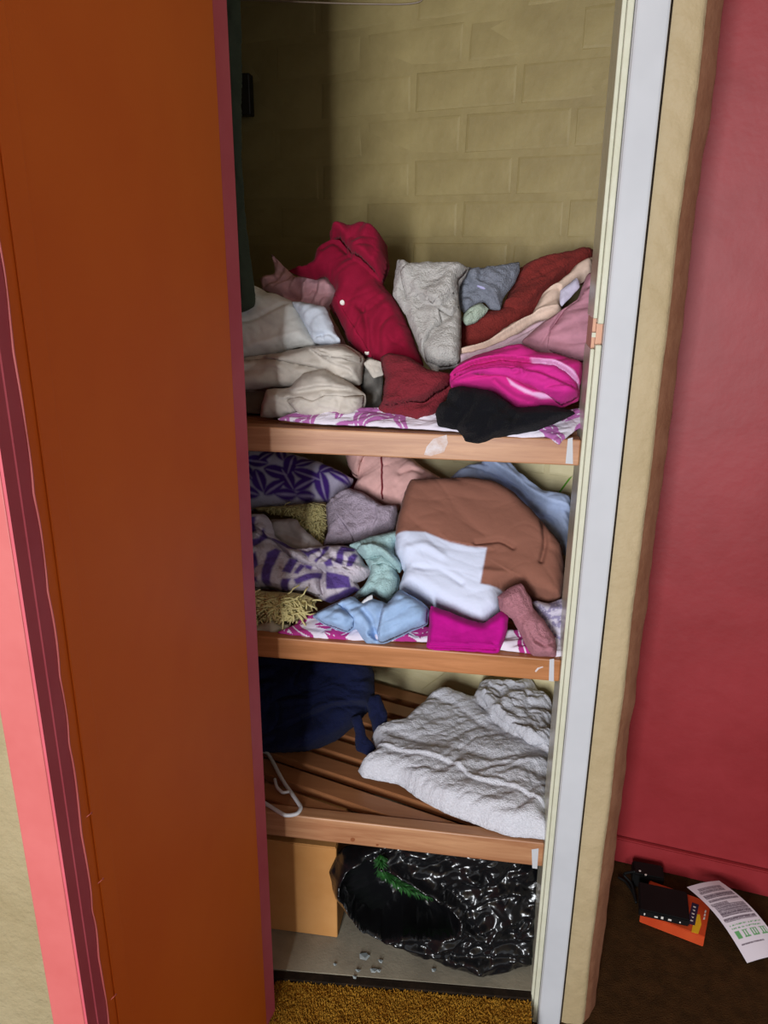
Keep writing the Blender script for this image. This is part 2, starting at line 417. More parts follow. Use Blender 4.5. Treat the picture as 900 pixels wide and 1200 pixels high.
bumpy_sheet('wall_front_return', corner2, 15, 300, M_brownedge, 'structure', 'rounded plaster corner, shade painted in as brown, turning back to the red wall')
# red wall + skirting
o = prism('wall_red', [(.27, red_y(.27)), (2.6, red_y(2.6)), (2.6, red_y(2.6) + .1), (.27, red_y(.27) + .1)], -.08, 2.6, M_red)
tag(o, kind='structure', label='glossy red painted wall')
o = prism('baseboard_right', [(.285, red_y(.285) - .016), (2.6, red_y(2.6) - .016), (2.6, red_y(2.6) - .001), (.285, red_y(.285) - .001)], -.075, .002, M_red, None, .003)
tag(o, kind='structure', label='red painted baseboard under the red wall')

# right door frame
fr = empty('trim_2', (.17, 1.30, 0)); tag(fr, kind='structure', label='white painted right door frame of the cupboard')
for z0, z1 in ((-.075, 1.365), (1.412, 2.2)): box('jamb_lining', (.1435, 1.277, z0), (.150, 1.37, z1), M_ivory, fr, .0015)
box('jamb_core', (.150, 1.30, -.075), (.205, 1.37, 2.2), M_ivory, fr)
for z0, z1 in ((-.075, 1.372), (1.404, 2.2)): box('stop_bead', (.1502, 1.272, z0), (.160, 1.300, z1), M_ivory, fr, .002)
box('latch_recess', (.1450, 1.290, 1.365), (.150, 1.365, 1.412), M_rawwood, fr)
box('latch_recess', (.1502, 1.283, 1.372), (.160, 1.299, 1.404), M_rawwood, fr)
box('strike_lip', (.1440, 1.280, 1.383), (.150, 1.287, 1.390), M_ivory, fr)
box('architrave', (.1615, 1.262, -.075), (.2075, 1.300, 2.2), M_white, fr, .004)
box('architrave_step', (.1605, 1.267, -.075), (.1655, 1.298, 2.2), M_white, fr, .002)
box('gap_shade_strip', (.2078, 1.279, -.075), (.2125, 1.300, 2.2), M_dark, fr)  # solid dark strip, paints the shade between architrave and plaster
# left jamb (dull red) and head
lj = prism('trim_3', [(-.398, 1.1235), (-.391, 1.16), (-.444, 1.27), (-.476, 1.29), (-.476, 1.37), (-.52, 1.37), (-.52, 1.1235)], -.075, 2.2, M_burg); tag(lj, kind='structure', label='dull red painted left jamb')
# open door, hinged at the left jamb
DX = -.398; DY0 = .557
door = empty('door_1', (DX - .02, .85, 0)); tag(door, kind='structure', label='open cupboard door, burnt orange inside, pink edge')
box('panel', (DX - .036, DY0 + .006, -.060), (DX, 1.123, 2.15), M_orange, door)
box('edge_strip', (DX - .0385, DY0 - .002, -.062), (DX - .0015, DY0 + .0055, 2.152), M_pink, door, .001)
def margin_sheet():
    V, F = [], []; nv = 260
    l = door.location
    for j in range(nv + 1):
        z = -.06 + j / nv * 2.21; wv = .0028 * abs(math.sin(z / .030 + 1.2 * nz1(z / .1))) + .002 * nz1(z / .3, 3)
        for y, x in ((DY0 - .001, DX - .003), (DY0 - .0008, DX + .0012), (DY0 + .015, DX + .0014), (DY0 + .0165, DX + .0022), (DY0 + .032 + wv, DX + .0022), (DY0 + .0333 + wv, DX - .001)):
            V.append((x - l[0], y - l[1], z))
    for j in range(nv):
        for i in range(5): a = j * 6 + i; F.append((a, a + 6, a + 7, a + 1))
    me = bpy.data.meshes.new('painted_margin'); me.from_pydata(V, [], F)
    link_mesh('painted_margin', me, M_burg, door)
margin_sheet()
pp = []
for j in range(400):
    z = -.06 + j / 399 * 2.21; wv = .0028 * abs(math.sin(z / .030 + 1.2 * nz1(z / .1))) + .002 * nz1(z / .3, 3)
    pp.append((DX + .0025, DY0 + .0333 + wv, z))
tube('paint_ridge', [pp], [[.0008 + .0006 * abs(math.sin(j * .11 + math.sin(j * .05))) for j in range(400)]], M_pink, door, 5)
box('batten', (DX, DY0 + .055, -.06), (DX + .0022, DY0 + .085, 2.15), M_orange, door, .001)
for (pz, py) in ((.70, .60), (.86, .605), (.95, .60)):
    tube('loose_thread', [[(DX + .003, py, pz), (DX + .008, py + .006, pz + .003), (DX + .006, py + .006, pz + .002), (DX + .005, py + .009, pz - .003)]], [.0004], M_pink, door, 4)

# ================================================================== SHELVES
def shelf(zs, label, beam_m, skew):
    root = empty('shelf', (-.15, 1.31, zs - .045)); tag(root, label, 'shelf', None)
    beam = box('front_batten', (-.4755, 1.290, zs - (.045 if zs > .5 else .058)), (.1435, 1.320, zs), beam_m, root, .0025)
    return root
def clip_poly(poly, f):
    out = []
    for i in range(len(poly)):
        a, b = poly[i - 1], poly[i]; fa, fb = f(a), f(b)
        if (fa >= 0) != (fb >= 0):
            t = fa / (fa - fb); out.append((a[0] + (b[0] - a[0]) * t, a[1] + (b[1] - a[1]) * t))
        if fb >= 0: out.append(b)
    return out
def slats(root, ztop, thick, width, pitch, mat, start):
    d = Vector((1, -.32)).normalized(); nn = Vector((.32, 1)).normalized(); k = 0
    base = Vector((0, wall_y(0))) 
    s = start
    while s > -.75:
        a, b = s, s - width
        quad = []
        for t, q in ((-1.2, a), (1.2, a), (1.2, b), (-1.2, b)):
            p = base + d * t + nn * q; quad.append((p.x, p.y))
        for f in (lambda p: p[0] - XL - .004, lambda p: XR - .004 - p[0], lambda p: p[1] - 1.322, lambda p: p[1] - 1.374 if p[0] > .142 or p[0] < -.475 else 1):
            if quad: quad = clip_poly(quad, f)
        if len(quad) >= 3:
            quad = [q for i, q in enumerate(quad) if math.dist(q, quad[i - 1]) > .002]
            ar = abs(sum(quad[i - 1][0] * q[1] - q[0] * quad[i - 1][1] for i, q in enumerate(quad))) / 2
            if len(quad) >= 3 and ar > .0006: prism('slat', quad, ztop - thick, ztop, mat, root, .0015)
        s -= pitch
sh_t = shelf(ZS[0], 'top wooden slatted shelf carrying the crimson shirt and towels', M_beam, 0)
sh_m = shelf(ZS[1], 'middle wooden slatted shelf carrying the brown and white bedding', M_beam2, 0)
sh_b = shelf(ZS[2], 'bottom wooden slatted shelf with bare slats and a white towel', M_beam, 0)
slats(sh_t, ZS[0] - .003, .018, .058, .072, M_slat, -.02)
slats(sh_m, ZS[1] - .003, .018, .058, .072, M_slat, -.02)
slats(sh_b, ZS[2] - .003, .020, .046, .070, M_slat, -.016)
# paint daubs on the battens
def daub(root, outline, mat, y=1.2896):
    pts = [on_y(x, yy, y) for x, yy in outline]; l = np.array(root.location)
    V = [tuple(p - l) for p in pts] + [tuple(p + np.array([0, .0006, 0]) - l) for p in pts]; n = len(pts)
    F = [tuple(range(n)), tuple(range(2 * n - 1, n - 1, -1))] + [(i, n + i, n + (i + 1) % n, (i + 1) % n) for i in range(n)]
    me = bpy.data.meshes.new('paint_daub'); me.from_pydata(V, [], F); link_mesh('paint_daub', me, mat, [c for c in root.children if c.name.startswith('front_batten')][0])
M_daub = paint('whitish_smear', '#c9c2c4', '#b59a8c', .5, .3, 60)
daub(sh_t, A(2, (225, 815), (250, 785), (300, 770), (305, 800), (290, 835), (240, 850), (215, 845)), M_daub)
daub(sh_t, A(2, (757, 785), (775, 780), (776, 880), (748, 878)), M_white)
daub(sh_m, A(4, (765, 948), (785, 945), (784, 1045), (762, 1042)), M_white)
daub(sh_b, A(5, (810, 573), (830, 570), (826, 628), (812, 626)), M_white)
daub(sh_m, A(4, (700, 1000), (712, 985), (735, 978), (737, 983), (718, 990), (706, 1004)), M_daub)
# knots on the bottom batten
M_knot = paint('wood_knot', '#7a4426', '#8d5534', .5, .3, 80)
for x, y, rr in ((300, 545, 7), (370, 560, 4)):
    q = A(5, (x, y))[0]; daub(sh_b, [(q[0] + rr * .4 * math.cos(t), q[1] + rr * .33 * math.sin(t)) for t in np.linspace(0, 6.28, 10)[:-1]], M_knot)

# tapes on the back wall
M_green = paint('green_tape', '#5f9e2e', None, .4); M_yel = paint('yellow_tape', '#c9b51f', None, .4)
def on_wall(px, py):
    d = ray(px, py); k = 1.773 / (d[1] + .32 * d[0]); q = CAM + d * k; return q + np.array([-.32, -1, 0]) * .004
for nm, pts, m, lb in (('tape_strip', [(640, 598), (669, 559)], M_green, 'green tape strip slanting across the back wall of the middle shelf'),
                   ('tape_strip', [(494, 808), (526, 785)], M_yel, 'yellow tape strip slanting across the wall behind the bottom shelf')):
    a, b = on_wall(*pts[0]), on_wall(*pts[1]); dz = np.array([0.0045, 0, .004]) * 1.25; th = np.array([.32, 1, 0]) * .0008
    V = [a - dz * .8, b - dz * .8, b + dz * .8, a + dz * .8]; V += [v + th for v in V]; ll = np.array(a)
    me = bpy.data.meshes.new(nm); me.from_pydata([tuple(v - ll) for v in V], [], [(0, 1, 2, 3), (7, 6, 5, 4), (0, 4, 5, 1), (1, 5, 6, 2), (2, 6, 7, 3), (3, 7, 4, 0)])
    o = link_mesh(nm, me, m, None, tuple(ll)); tag(o, lb, 'tape')
# mounting bracket in the dark corner, hanging cloth, wire hanger
o = box('wall_bracket', (-.655, wall_y(-.61) - .035, 1.815), (-.606, wall_y(-.61) - .004, 1.903), M_iron, None, .003); tag(o, 'small black metal wall bracket in the dark upper corner', 'bracket')

def flap(S, outline, bulge=.008, r=.010, folds=(.002, .04, 20, 2.5), seed=200, creases=(), name='fold', mat=None, **kw):
    return garment(name, None, None, outline, S.plane, mat or S.mat, bulge, r, .003, .0024, folds, creases, seed=seed, parent=S.o, conform=S, smooth=4, wob=.001, **kw)
# ================================================================== TOP SHELF
Z1, Z2, Z3 = ZS
G1, G2, G3 = 'clothes piled on the top shelf', 'linen piled on the middle shelf', 'things on the bottom shelf'
m = lambda n, h, k='weave', **kw: cloth(n, h, k, **kw)
C_beige = m('beige_cotton', '#bcb4aa'); C_white = m('white_cotton', '#d6d6d2'); C_paleblue = m('pale_blue_white', '#c3cad6')
BACK = (0, 1, -.12)
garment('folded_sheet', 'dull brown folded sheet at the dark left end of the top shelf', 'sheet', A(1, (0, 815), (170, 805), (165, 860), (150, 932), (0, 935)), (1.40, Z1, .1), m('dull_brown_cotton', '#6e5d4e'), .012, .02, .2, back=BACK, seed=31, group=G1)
S = garment('folded_sheet', 'beige folded sheet lying directly on the top shelf, lowest of its pile', 'sheet',
        A(1, (140, 934), (150, 850), (170, 808), (270, 800), (330, 735), (430, 715), (560, 785), (618, 830), (618, 888), (572, 938), (400, 944), (300, 934)), (1.355, Z1, .12), C_beige, .03, .03, .03, .003,
        (.007, .05, 10, 3), [(A(1, (265, 800), (320, 810), (430, 790), (540, 800), (600, 820)), .007, .005, 's', .02), (A(1, (290, 850), (310, 900), (330, 935)), .010, .004, 'g'),
        (A(1, (280, 845), (400, 855), (500, 835), (560, 870)), .006, .005, 's', .02), (A(1, (440, 830), (460, 850), (530, 845)), .006, .005, 'g'), (A(1, (370, 910), (450, 900), (540, 915)), .006, .004, 'g'), (A(1, (560, 850), (590, 870), (580, 910)), .006, .005, 'g')], back=BACK, seed=5, group=G1)
flap(S, A(1, (278, 850), (340, 835), (400, 855), (450, 830), (540, 835), (612, 832), (612, 885), (570, 932), (400, 938), (335, 930), (300, 890)), .010, .012, (.005, .04, 10, 2), 210)
S = garment('folded_sheet', 'beige folded sheet with a rolled end, between white pillowcase and lowest sheet', 'sheet',
        A(1, (0, 672), (215, 640), (385, 605), (530, 602), (603, 655), (602, 700), (592, 785), (500, 795), (440, 775), (425, 735), (330, 795), (270, 802), (0, 818)), (1.388, Z1, .18), C_beige, .034, .03, .10, .003,
        (.006, .05, 15, 3), [(A(1, (200, 670), (300, 690), (390, 705), (440, 760)), .009, .004, 's', .03), (A(1, (380, 620), (430, 655), (520, 670), (590, 660)), .006, .003, 's', .015),
         (A(1, (440, 630), (500, 655), (560, 650)), .005, .0025, 'g'), (A(1, (400, 640), (480, 690), (560, 720), (590, 780)), .007, .004, 's', .02), (A(1, (300, 770), (380, 720), (420, 715)), .007, .005, 'g')], back=BACK, seed=6, group=G1)
flap(S, A(1, (0, 680), (120, 672), (200, 668), (300, 690), (395, 708), (428, 733), (335, 790), (270, 800), (0, 815)), .012, .014, (.005, .05, 5, 3), 208)
flap(S, A(1, (385, 618), (450, 606), (530, 605), (600, 655), (598, 690), (520, 672), (430, 658)), .009, .007, (.003, .03, 5, 3), 209, [(A(1, (420, 630), (500, 655), (575, 655)), .006, .002, 'g')])
garment('trousers', 'grey crumpled trousers with a pale strap beside the beige sheets', 'clothing', A(1, (560, 690), (640, 662), (700, 688), (696, 830), (690, 880), (620, 915), (590, 900), (610, 830)), (1.43, Z1, .2), m('grey_trouser', '#6b6762'), .015, .02, .03, .003,
        (.007, .03, 60, 2), back=BACK, seed=8, group=G1)
garment('folded_strap', 'pale beige cloth strap over the grey trousers', 'clothing', A(1, (610, 690), (640, 665), (700, 688), (700, 740), (660, 758), (640, 735)), (1.385, Z1, .2), C_beige, .004, .006, .003, .002, (.002, .02, 20, 2), [(A(1, (640, 690), (665, 745)), .003, .003, 'g')], seed=9, group=G1)
garment('pillowcase', 'white folded pillowcase lying on the beige sheets', 'pillowcase', A(1, (0, 330), (85, 318), (140, 358), (215, 372), (292, 413), (335, 480), (388, 603), (300, 617), (215, 643), (0, 672)), (1.385, Z1, .35), C_white, .028, .035, .16, .003,
        (.004, .07, -20, 3), [(A(1, (50, 520), (150, 490), (280, 415)), .004, .004, 'g'), (A(1, (50, 640), (200, 600), (330, 560)), .003, .006, 'r')], back=BACK, seed=10, group=G1)
garment('folded_cloth', 'pale blue-white cloth flap folded over the white pillowcase', 'cloth', A(1, (283, 408), (340, 408), (430, 428), (458, 480), (480, 545), (503, 582), (470, 598), (385, 592), (345, 520)), (1.372, Z1, .36), C_paleblue, .018, .022, .05, .0025,
        (.004, .05, 60, 3), [(A(1, (345, 520), (385, 560), (460, 560), (490, 580)), .006, .004, 'g'), (A(1, (390, 575), (420, 560), (430, 585)), .005, .003, 'g')], seed=11, group=G1)
garment('blouse', 'crumpled pale pink blouse between the crimson shirt and the white pillowcase', 'clothing', A(1, (135, 300), (165, 282), (205, 272), (190, 188), (240, 240), (300, 290), (390, 285), (450, 290), (485, 350), (475, 400), (455, 450), (480, 500), (540, 620), (490, 600), (440, 480), (370, 425), (270, 415), (240, 390), (150, 350)), (1.50, Z1, .3), m('dusty_pink_cotton', '#c99aa0'), .02, .03, .015, .003,
        (.012, .04, 50, 2), [(A(1, (390, 290), (400, 350), (370, 410)), .01, .006, 'g'), (A(1, (270, 390), (330, 380), (380, 350)), .01, .006, 'g')], seed=12, group=G1)
C_crim = m('crimson_cotton', '#86102f')
S = garment('shirt', 'crimson shirt with white buttons draped down the pile on the top shelf', 'shirt',
        A(1, (265, 262), (380, 232), (390, 180), (440, 140), (500, 95), (560, 85), (625, 68), (680, 110), (718, 148), (728, 250), (712, 300), (700, 328), (750, 390), (800, 480), (850, 600), (885, 700), (830, 740), (700, 720), (640, 665), (600, 652), (545, 600), (520, 540), (480, 470), (455, 425), (482, 370), (470, 330), (430, 285), (390, 300), (300, 280)), (1.40, Z1, .55), C_crim, .045, .05, .025, .003,
        (.007, .06, 65, 3), [(A(1, (480, 135), (520, 150), (545, 195), (580, 245), (640, 285), (702, 325)), .016, .006, 's', .04), (A(1, (440, 200), (480, 170), (540, 200)), .008, .006, 'g'), (A(1, (470, 330), (500, 420), (545, 510), (600, 600), (650, 665)), .004, .005, 'r'),
         (A(1, (620, 480), (640, 560), (640, 660)), .009, .006, 'g'), (A(1, (690, 430), (640, 480), (600, 470)), .006, .006, 'g'), (A(1, (545, 190), (600, 200), (640, 160)), .005, .008, 'g'), (A(1, (720, 480), (690, 560), (690, 650)), .006, .008, 'g'), (A(1, (570, 235), (600, 170), (620, 90)), .004, .006, 'g')], seed=13, group=G1)
flap(S, A(1, (470, 150), (500, 100), (560, 88), (625, 72), (680, 112), (716, 150), (726, 250), (702, 325), (640, 287), (580, 248), (545, 198), (515, 160)), .016, .016, (.006, .05, 40, 2), 204, name='rolled_sleeve')
flap(S, A(1, (460, 425), (500, 420), (545, 505), (600, 590), (655, 668), (640, 668), (600, 650), (545, 598), (520, 540), (482, 470)), .004, .004, (.001, .03, 60, 2), 205, name='button_placket')
M_button = paint('white_button', '#f0ece6', None, .3)
def disc_part(name, S, px, py, rad, th, mat):
    c = S.at(px, py, .001); l = np.array(S.o.location); bm = bmesh.new()
    bmesh.ops.create_cone(bm, cap_ends=True, segments=20, radius1=rad, radius2=rad * .85, depth=th)
    R = Vector((0, 0, 1)).rotation_difference(Vector(S.n)).to_matrix().to_4x4()
    bm.transform(Matrix.Translation(Vector(c - l)) @ R); me = bpy.data.meshes.new(name); bm.to_mesh(me); bm.free()
    return link_mesh(name, me, mat, S.o)
for x, y in A(1, (530, 457), (630, 648)): disc_part('button', S, x, y, .0048, .004, M_button)
S = garment('terry_towel', 'maroon terry towel at the front of the top shelf', 'towel', A(2, (50, 480), (90, 463), (160, 478), (240, 528), (322, 538), (312, 580), (322, 600), (272, 672), (258, 705), (190, 733), (140, 712), (40, 684), (58, 640), (65, 560)), (1.335, Z1, .4), m('maroon_terry', '#7a2630', 'terry'), .03, .03, .03, .003,
        (.004, .06, 20, 2), [(A(2, (60, 655), (95, 672), (170, 660), (240, 640), (300, 590)), .010, .004, 's', .02), (A(2, (215, 665), (270, 625), (310, 590)), .006, .004, 'g')], seed=14, group=G1)
flap(S, A(2, (52, 482), (90, 465), (160, 480), (240, 530), (318, 541), (308, 590), (270, 622), (220, 655), (170, 660), (95, 674), (62, 655), (68, 560)), .012, .010, seed=203)
S = garment('hand_towel', 'light grey terry hand towel hanging over the top of the pile', 'towel', A(2, (115, 110), (150, 122), (175, 128), (240, 123), (310, 128), (385, 140), (352, 200), (345, 260), (356, 330), (348, 502), (272, 520), (272, 547), (243, 546), (240, 520), (210, 482), (190, 430), (145, 320), (98, 240)), (1.375, Z1, .6), m('light_grey_terry', '#b9b6b2', 'terry'), .02, .02, .03, .003,
        (.005, .05, 70, 2.5), [(A(2, (180, 240), (220, 285), (280, 300), (322, 262)), .008, .004, 's', .02), (A(2, (345, 290), (320, 330), (275, 318), (282, 355), (240, 400), (214, 450), (222, 495)), -.011, .004, 's', .03), (A(2, (130, 150), (120, 200), (150, 260)), .004, .006, 'g'), (A(2, (110, 230), (200, 240), (260, 210)), .004, .008, 'g')], seed=15, group=G1)
flap(S, A(2, (275, 320), (322, 332), (346, 288), (356, 330), (349, 500), (272, 519), (224, 495), (214, 450), (240, 400), (283, 356)), .012, .010, seed=201)
flap(S, A(2, (150, 262), (205, 262), (250, 300), (322, 262), (345, 240), (346, 200), (380, 142), (240, 126), (180, 130), (130, 180)), .007, .008, seed=202)
S = garment('washcloth', 'dark grey crumpled washcloth lying beside the light grey towel', 'towel', A(2, (272, 127), (310, 118), (345, 135), (400, 142), (470, 138), (570, 118), (577, 150), (556, 200), (517, 252), (502, 300), (460, 292), (440, 270), (400, 290), (370, 312), (335, 280), (340, 200)), (1.425, Z1, .6), m('grey_terry', '#7c808c', 'terry'), .016, .02, .012, .003,
        (.006, .05, -30, 2), [(A(2, (375, 175), (400, 215), (450, 235), (490, 285)), .010, .004, 's', .03), (A(2, (385, 160), (430, 150), (430, 200)), .014, .008, 'g'), (A(2, (555, 130), (535, 195), (500, 250)), .003, .003, 'g')], seed=16, group=G1)
garment('care_tag', None, None, A(2, (413, 210), (435, 190), (472, 206), (440, 223)), (1.418, Z1, .55), m('lilac_tag', '#a9a6cc'), .002, .004, .001, .0015, (0, 1, 0, 1), parent=S.o, seed=17, wob=0)
garment('cloth_roll', 'small pale mint cloth roll peeking out under the grey washcloth', 'cloth', A(2, (358, 332), (385, 290), (430, 272), (458, 298), (412, 340), (372, 352)), (1.405, Z1, .6), m('pale_mint', '#aab8a8', 'terry'), .012, .012, .02, .0025, (.003, .03, 40, 2), [(A(2, (370, 325), (395, 310), (405, 335)), .006, .003, 'g')], seed=18, group=G1)
garment('blanket', 'brick red fleece blanket rising behind the cream folded cloth', 'blanket', A(2, (555, 185), (580, 140), (640, 120), (720, 108), (850, 70), (855, 160), (770, 180), (690, 260), (610, 340), (545, 380), (480, 420), (400, 450), (340, 450), (345, 350), (440, 310), (505, 298)), (1.445, Z1, .8), m('brick_red_fleece', '#7e2e2a', 'terry'), .03, .04, .06, .003,
        (.005, .07, 35, 3), [(A(2, (500, 300), (560, 310), (610, 300), (680, 230), (740, 180)), .009, .004, 's', .03), (A(2, (660, 200), (740, 170), (840, 120)), .006, .006, 'g')], seed=19, group=G1)
garment('folded_cloth', 'cream folded cloth lying slanted between brick red blanket and mauve cloth', 'cloth', A(2, (340, 445), (440, 425), (540, 352), (620, 318), (660, 240), (752, 172), (792, 128), (850, 100), (848, 170), (735, 248), (733, 328), (640, 345), (560, 395), (480, 440), (390, 492), (340, 498)), (1.385, Z1, .75), m('cream_cotton', '#d9bfae'), .015, .016, .008, .0025,
        (.003, .06, 35, 4), [(A(2, (350, 470), (440, 440), (540, 385), (640, 325), (725, 310)), .006, .0025, 's', .012), (A(2, (400, 440), (520, 385), (600, 335)), .004, .0025, 'g'), (A(2, (650, 250), (725, 230), (735, 320)), .004, .003, 's', .01)], seed=20, group=G1)
garment('folded_cloth', 'pale pink folded cloth directly under the cream folded cloth', 'cloth', A(2, (340, 470), (440, 445), (560, 392), (640, 345), (735, 325), (760, 300), (720, 350), (660, 390), (600, 428), (520, 445), (400, 485), (340, 505)), (1.378, Z1, .7), m('pale_pink_white', '#cdb0bd'), .014, .016, .008, .0025,
        (.003, .05, 35, 4), [(A(2, (380, 480), (500, 440), (600, 390), (700, 340)), .005, .0025, 'g')], seed=27, group=G1)
S = garment('folded_cloth', 'mauve folded cloth squeezed against the right frame above the magenta sheet', 'cloth', A(2, (600, 400), (660, 350), (730, 300), (790, 262), (835, 160), (870, 180), (865, 510), (760, 500), (680, 468), (610, 445), (583, 422)), (1.375, Z1, .5), m('mauve_cotton', '#b5808f'), .02, .025, .03, .0025,
        (.003, .05, 25, 4), [(A(2, (680, 450), (690, 380), (740, 310), (830, 250)), .007, .003, 's', .02), (A(2, (700, 400), (780, 370), (840, 360)), .004, .003, 'g'), (A(2, (700, 440), (790, 430), (840, 440)), .004, .003, 'g'), (A(2, (600, 420), (650, 440), (680, 400)), .005, .003, 'g')], seed=21, group=G1)
flap(S, A(2, (680, 455), (690, 385), (740, 312), (790, 275), (845, 230), (850, 500), (760, 492)), .008, .008, (.003, .04, 15, 4), 218)
garment('folded_cloth', 'small white and lilac folded cloth on top of the mauve cloth', 'cloth', A(2, (728, 228), (790, 178), (803, 212), (772, 246), (738, 284), (728, 275)), (1.362, Z1, .55), m('lilac_white_cotton', '#c2bdd2'), .006, .01, .012, .002, (.002, .03, 35, 3), seed=22, group=G1)
C_mag = m('magenta_cotton', '#c22a86')
stripe = '#d9a5cf'
S = garment('folded_sheet', 'magenta pink folded sheet with pale stripes, stacked on the black cloth', 'sheet', A(2, (308, 552), (338, 508), (400, 473), (520, 438), (580, 428), (640, 458), (700, 463), (812, 500), (804, 590), (797, 640), (730, 667), (600, 676), (560, 667), (480, 612), (400, 602), (318, 592)), (1.335, Z1, .35), m('magenta_cotton_print', '#c22a86', vcol=True), .045, .04, .03, .002,
        (.004, .05, 5, 4), [(A(2, (325, 545), (400, 515), (500, 498), (600, 508), (700, 520), (785, 575)), .013, .003, 's', .012), (A(2, (330, 570), (430, 535), (520, 525), (600, 540), (690, 575), (750, 600)), -.010, .003, 's', .010), (A(2, (320, 580), (420, 565), (520, 560), (600, 600), (700, 640)), .006, .003, 'g'), (A(2, (440, 545), (520, 545), (560, 560)), .004, .003, 'g'),
         (A(2, (480, 580), (560, 640), (650, 660)), .006, .003, 'g'), (A(2, (340, 520), (440, 480), (560, 460)), .004, .005, 'g')],
        [(A(2, (610, 505), (700, 510), (770, 550), (800, 590), (795, 605), (750, 565), (690, 525), (620, 515)), stripe), (A(2, (525, 575), (560, 600), (620, 628), (690, 625), (715, 645), (650, 648), (590, 630), (540, 600)), stripe)], '#c2267e', seed=23, group=G1)
flap(S, A(2, (325, 552), (400, 520), (500, 502), (600, 512), (700, 524), (782, 578), (794, 632), (730, 664), (660, 630), (600, 602), (520, 568), (420, 562)), .010, .008, (.004, .03, 5, 4), 207, [(A(2, (340, 556), (460, 532), (560, 535), (660, 560), (770, 610)), .006, .0025, 'g'), (A(2, (545, 548), (572, 535), (578, 560)), .006, .003, 'r')], 'fold', C_mag)
def tube_on(name, S, pts, rad, mat, lift=0.0):
    L = catmull(np.array(pts), False, 8); return tube(name, [[tuple(S.at(x, y, lift)) for x, y in L]], [rad], mat, S.o, 6)
garment('jumper', 'black knitted jumper drooping over the edge of the top shelf', 'jumper', A(2, (258, 692), (272, 652), (300, 640), (310, 600), (350, 588), (480, 612), (560, 668), (700, 662), (772, 680), (782, 692), (640, 757), (560, 768), (480, 784), (420, 803), (370, 793), (340, 752), (270, 737)), (1.293, Z1, .35), m('black_knit', '#0c0c12', 'terry'), .03, .035, .03, .003,
        (.009, .05, 25, 2), [(A(2, (300, 640), (360, 680), (340, 740)), .01, .008, 'g'), (A(2, (480, 640), (560, 720), (660, 720)), .008, .008, 'g')], back=(0, 1, .15), seed=24, group=G1)
def swirl(seed, hexc, sc=.030):
    c = np.array(srgb(hexc)); rs = np.random.RandomState(seed)
    def f(P, PX):
        mm = np.zeros(len(P), bool); lo_, hi_ = P.min(0), P.max(0); n = int((hi_ - lo_).prod() / (sc * sc) * 1.5)
        for _ in range(n):
            cx, cy = lo_ + rs.rand(2) * (hi_ - lo_); a = rs.rand() * 6.28; q = P - [cx, cy]; ca, sa = math.cos(a), math.sin(a)
            x = (q[:, 0] * ca + q[:, 1] * sa) / (sc * (.55 + .3 * rs.rand())); y = (-q[:, 0] * sa + q[:, 1] * ca) / (sc * .24) + 1.1 * x * x - .5
            e = x * x + y * y; ring = (e < 1) & (np.abs(y - .05) > .10); mm |= ring
        return np.tile(c, (len(P), 1)), mm
    return f
C_print = cloth('white_mauve_print', '#d5cedb', vcol=True)
garment('printed_sheet', 'white sheet with mauve print lining the top shelf under the clothes', 'sheet', A(0, (325, 491), (345, 484), (420, 478), (470, 478), (540, 480), (620, 484), (690, 478), (692, 492), (672, 506), (655, 520), (640, 511), (612, 513), (560, 507), (520, 504), (440, 499), (370, 496)), (1.296, Z1 + .002, 2.2), C_print, .004, .008, .004, .0014, (.002, .03, 20, 2), [], [swirl(3, '#a864a0', .045)], '#d5cedb', seed=25, group=G1)

# ================================================================== MIDDLE SHELF
def ell(c, cx, cy, a, b, ang, n=18):
    t = np.linspace(0, 2 * math.pi, n, endpoint=False); r = math.radians(ang); q = 1 - .0 * t
    # pointed leaf
    x = a * np.cos(t); y = b * 1.35 * np.sin(t) * np.sqrt(np.abs(np.sin(t)))
    return A(c, *[(cx + math.cos(r) * xx - math.sin(r) * yy, cy + math.sin(r) * xx + math.cos(r) * yy) for xx, yy in zip(x, y)])
pur = '#4a2a80'
leafs = [(435, 140, 45, 24, -40), (490, 178, 50, 18, 20), (455, 125, 20, 14, 60), (412, 225, 62, 26, 80), (345, 185, 75, 22, 20), (330, 225, 60, 18, -25), (250, 200, 60, 26, 60), (200, 170, 60, 24, 15), (190, 240, 60, 18, -30), (265, 130, 55, 24, -75), (330, 120, 50, 18, -20), (120, 210, 55, 26, 70), (110, 120, 55, 22, 10), (150, 90, 45, 18, -35), (60, 170, 50, 22, 50), (60, 260, 60, 20, 10), (240, 265, 55, 16, 0), (330, 268, 45, 14, 0), (220, 80, 40, 18, 70), (20, 90, 45, 20, 60)]
lp = [(ell(3, *l), pur) for l in leafs] + [(ell(3, l[0] + 2, l[1] + 2, l[2] * .85, 3.0, l[4]), '#b8a9cf') for l in leafs]
garment('cushion', 'white cushion with dark purple leaf print at the back of the middle shelf', 'cushion', A(3, (0, 20), (60, 20), (200, 40), (380, 88), (460, 120), (548, 170), (512, 212), (430, 280), (300, 290), (60, 310), (0, 310)), (1.50, Z2, .8), cloth('purple_leaf_print', '#b9b0c6', vcol=True), .045, .06, .06, .002, (.003, .08, 10, 2), [], lp, '#bdb5cc', seed=41, group=G2)
garment('folded_cloth', 'dark red cloth wedged between the leaf print and pink cushions', 'cloth', A(3, (425, 290), (470, 228), (540, 130), (575, 160), (560, 220), (500, 230), (450, 270)), (1.56, Z2, .8), m('dark_red_cotton', '#6e1c2c'), .006, .01, .02, .003, seed=42, group=G2)
